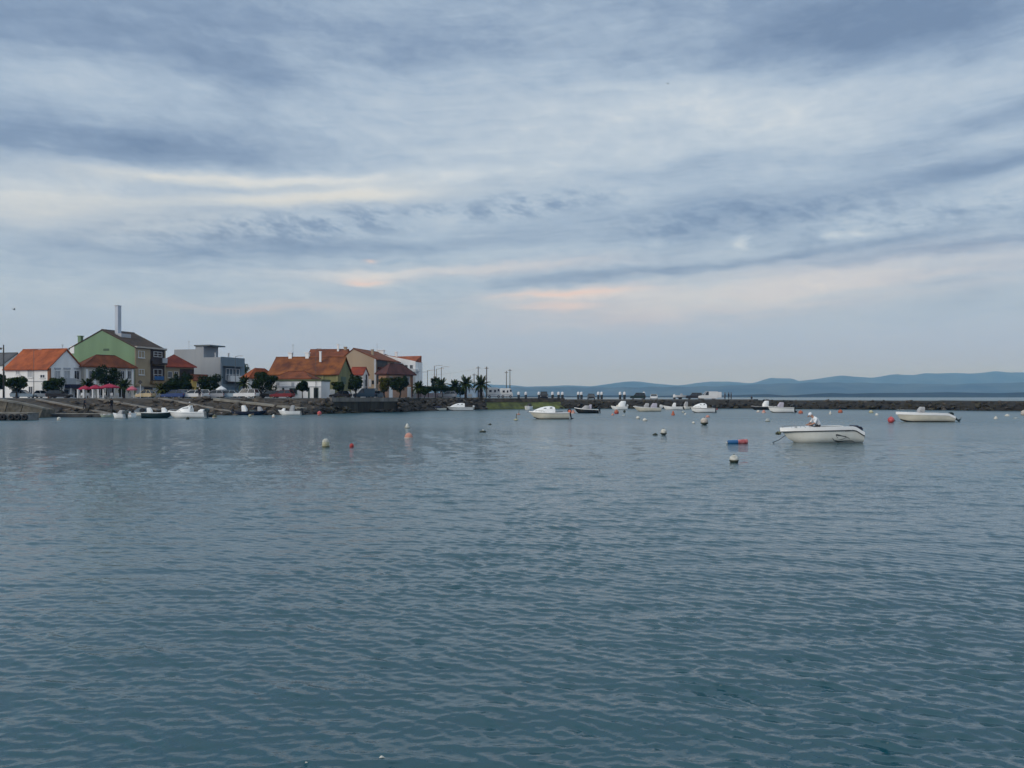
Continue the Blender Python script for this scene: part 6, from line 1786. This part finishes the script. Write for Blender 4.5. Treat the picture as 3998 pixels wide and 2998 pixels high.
# seated man leaning forward in the nearest boat (faces local +x; turned towards the bow)
J = {'pelvis': ((0, 0, .56), (.20, .18)), 'waist': ((.04, 0, .74), (.21, .19)), 'chest': ((.18, 0, .97), (.225, .19)), 'neck': ((.33, 0, 1.11), .065), 'head0': ((.41, 0, 1.17), .085), 'head1': ((.49, 0, 1.26), .088)}
for s, k in (('l', 1), ('r', -1)):
    J['sh' + s] = ((.22, .22 * k, 1.03), .085); J['el' + s] = ((.34, .28 * k, .78), .058); J['wr' + s] = ((.55, .16 * k, .68), .036); J['pa' + s] = ((.62, .13 * k, .66), .036)
    J['hp' + s] = ((.06, .10 * k, .52), .092); J['kn' + s] = ((.47, .15 * k, .54), .066); J['an' + s] = ((.45, .15 * k, .24), .048); J['to' + s] = ((.62, .16 * k, .185), .038)
loc = mb_.root.matrix_basis @ Vector((mb_.L / 2 - (3366 - 3207) / 314 * mb_.L, -.05, .0))
person('man in white shirt and white cap sitting bent forward in the nearest boat', loc + Vector((0, 0, .36)), math.pi + R(3), J, {'skin': SKIN, 'shirt': C_WHITE, 'trousers': C_GREY, 'shoe': C_BLACK, 'short': True, 'peak': mat('tan_peak', (.20, .12, .09), .9, .1, 4)}, cap=C_WHITE, scale=1.18)

M_BIRD = mat('dark_feathers', (.012, .012, .014), .8, .2, 20)
def bird(label, px, py, Y, span, roll):
    root = empty('flying_bird', P(px, py, Y)); root.rotation_euler = (roll, .3, .6); tag(root, label, 'bird', 'birds in the sky')
    s = span / 2
    MB().loft([[(x, r * math.cos(a), r * math.sin(a)) for a in (0, 1.05, 2.1, 3.14, 4.19, 5.24)] for x, r in ((-s * .5, .01), (-s * .3, s * .10), (0, s * .15), (s * .3, s * .12), (s * .45, s * .07), (s * .58, .005))], True, True).build('body', M_BIRD, root, True)
    for k in (1, -1):
        MB().add([(s * .2, k * s * .1, 0), (s * .28, k * s * .55, s * .28), (-.02, k * s, s * .18), (-s * .12, k * s * .5, s * .2), (-s * .15, k * s * .1, 0), (s * .05, k * s * .3, s * .10)], [(0, 1, 5), (1, 2, 3), (1, 3, 5), (3, 4, 5), (4, 0, 5)]).build('wing', M_BIRD, root)
    MB().add([(-s * .35, .02, 0), (-s * .35, -.02, 0), (-s * .8, -s * .14, 0), (-s * .8, s * .14, 0)], [(0, 1, 2, 3)]).build('tail', M_BIRD, root)
bird('dark bird flying low at the left above the orange roof', 55, 1208, 60, .34, .7)
bird('tiny dark bird high in the sky right of centre', 2607, 326, 70, .30, .2)
def gull(label, px, py, Y):
    root = empty('resting_gull', P(px, py, Y)); tag(root, label, 'bird', 'gulls resting on the slip')
    MB().ball((0, 0, .14), .22, .12, .12).build('body', U_WHITE, root, True); MB().ball((.18, 0, .28), .07).build('head', U_WHITE, root, True); MB().prism([(.23, .27), (.31, .265), (.23, .29)], -.012, .012).build('beak', mat('beak', (.5, .3, .05), .6, .1, 3), root)
    for s in (-1, 1): MB().tube([(0, s * .05, -.05), (0, s * .05, .06)], .012, 5).build('leg', mat('beak', (.5, .3, .05), .6, .1, 3), root)
gull('white gull resting on the slip, leftmost of three', 2135, 1570.5, 200.5); gull('white gull resting on the slip, middle of three', 2145, 1570.0, 200.5); gull('white gull resting on the slip, rightmost of three', 2170, 1570.0, 200.8)

# ------------------------------------------------------------------ air
def haze():
    mb = MB(); mb.box(-16000, 16000, -400, 13500, -3.0, 420)
    m = bpy.data.materials.new('haze'); m.use_nodes = True
    nt = m.node_tree; nt.nodes.clear(); g = G(nt)
    v = g.n('ShaderNodeVolumePrincipled')
    v.inputs['Color'].default_value = (0.19, 0.49, 1.0, 1)
    v.inputs['Absorption Color'].default_value = (1, 1, 1, 1)
    v.inputs['Density'].default_value = 0.00012
    v.inputs['Anisotropy'].default_value = 0.0
    o = g.n('ShaderNodeOutputMaterial'); nt.links.new(v.outputs[0], o.inputs['Volume'])
    h = mb.build('haze', m)
    tag(h, 'pale blue air over the whole harbour', None, None, 'stuff')
haze()
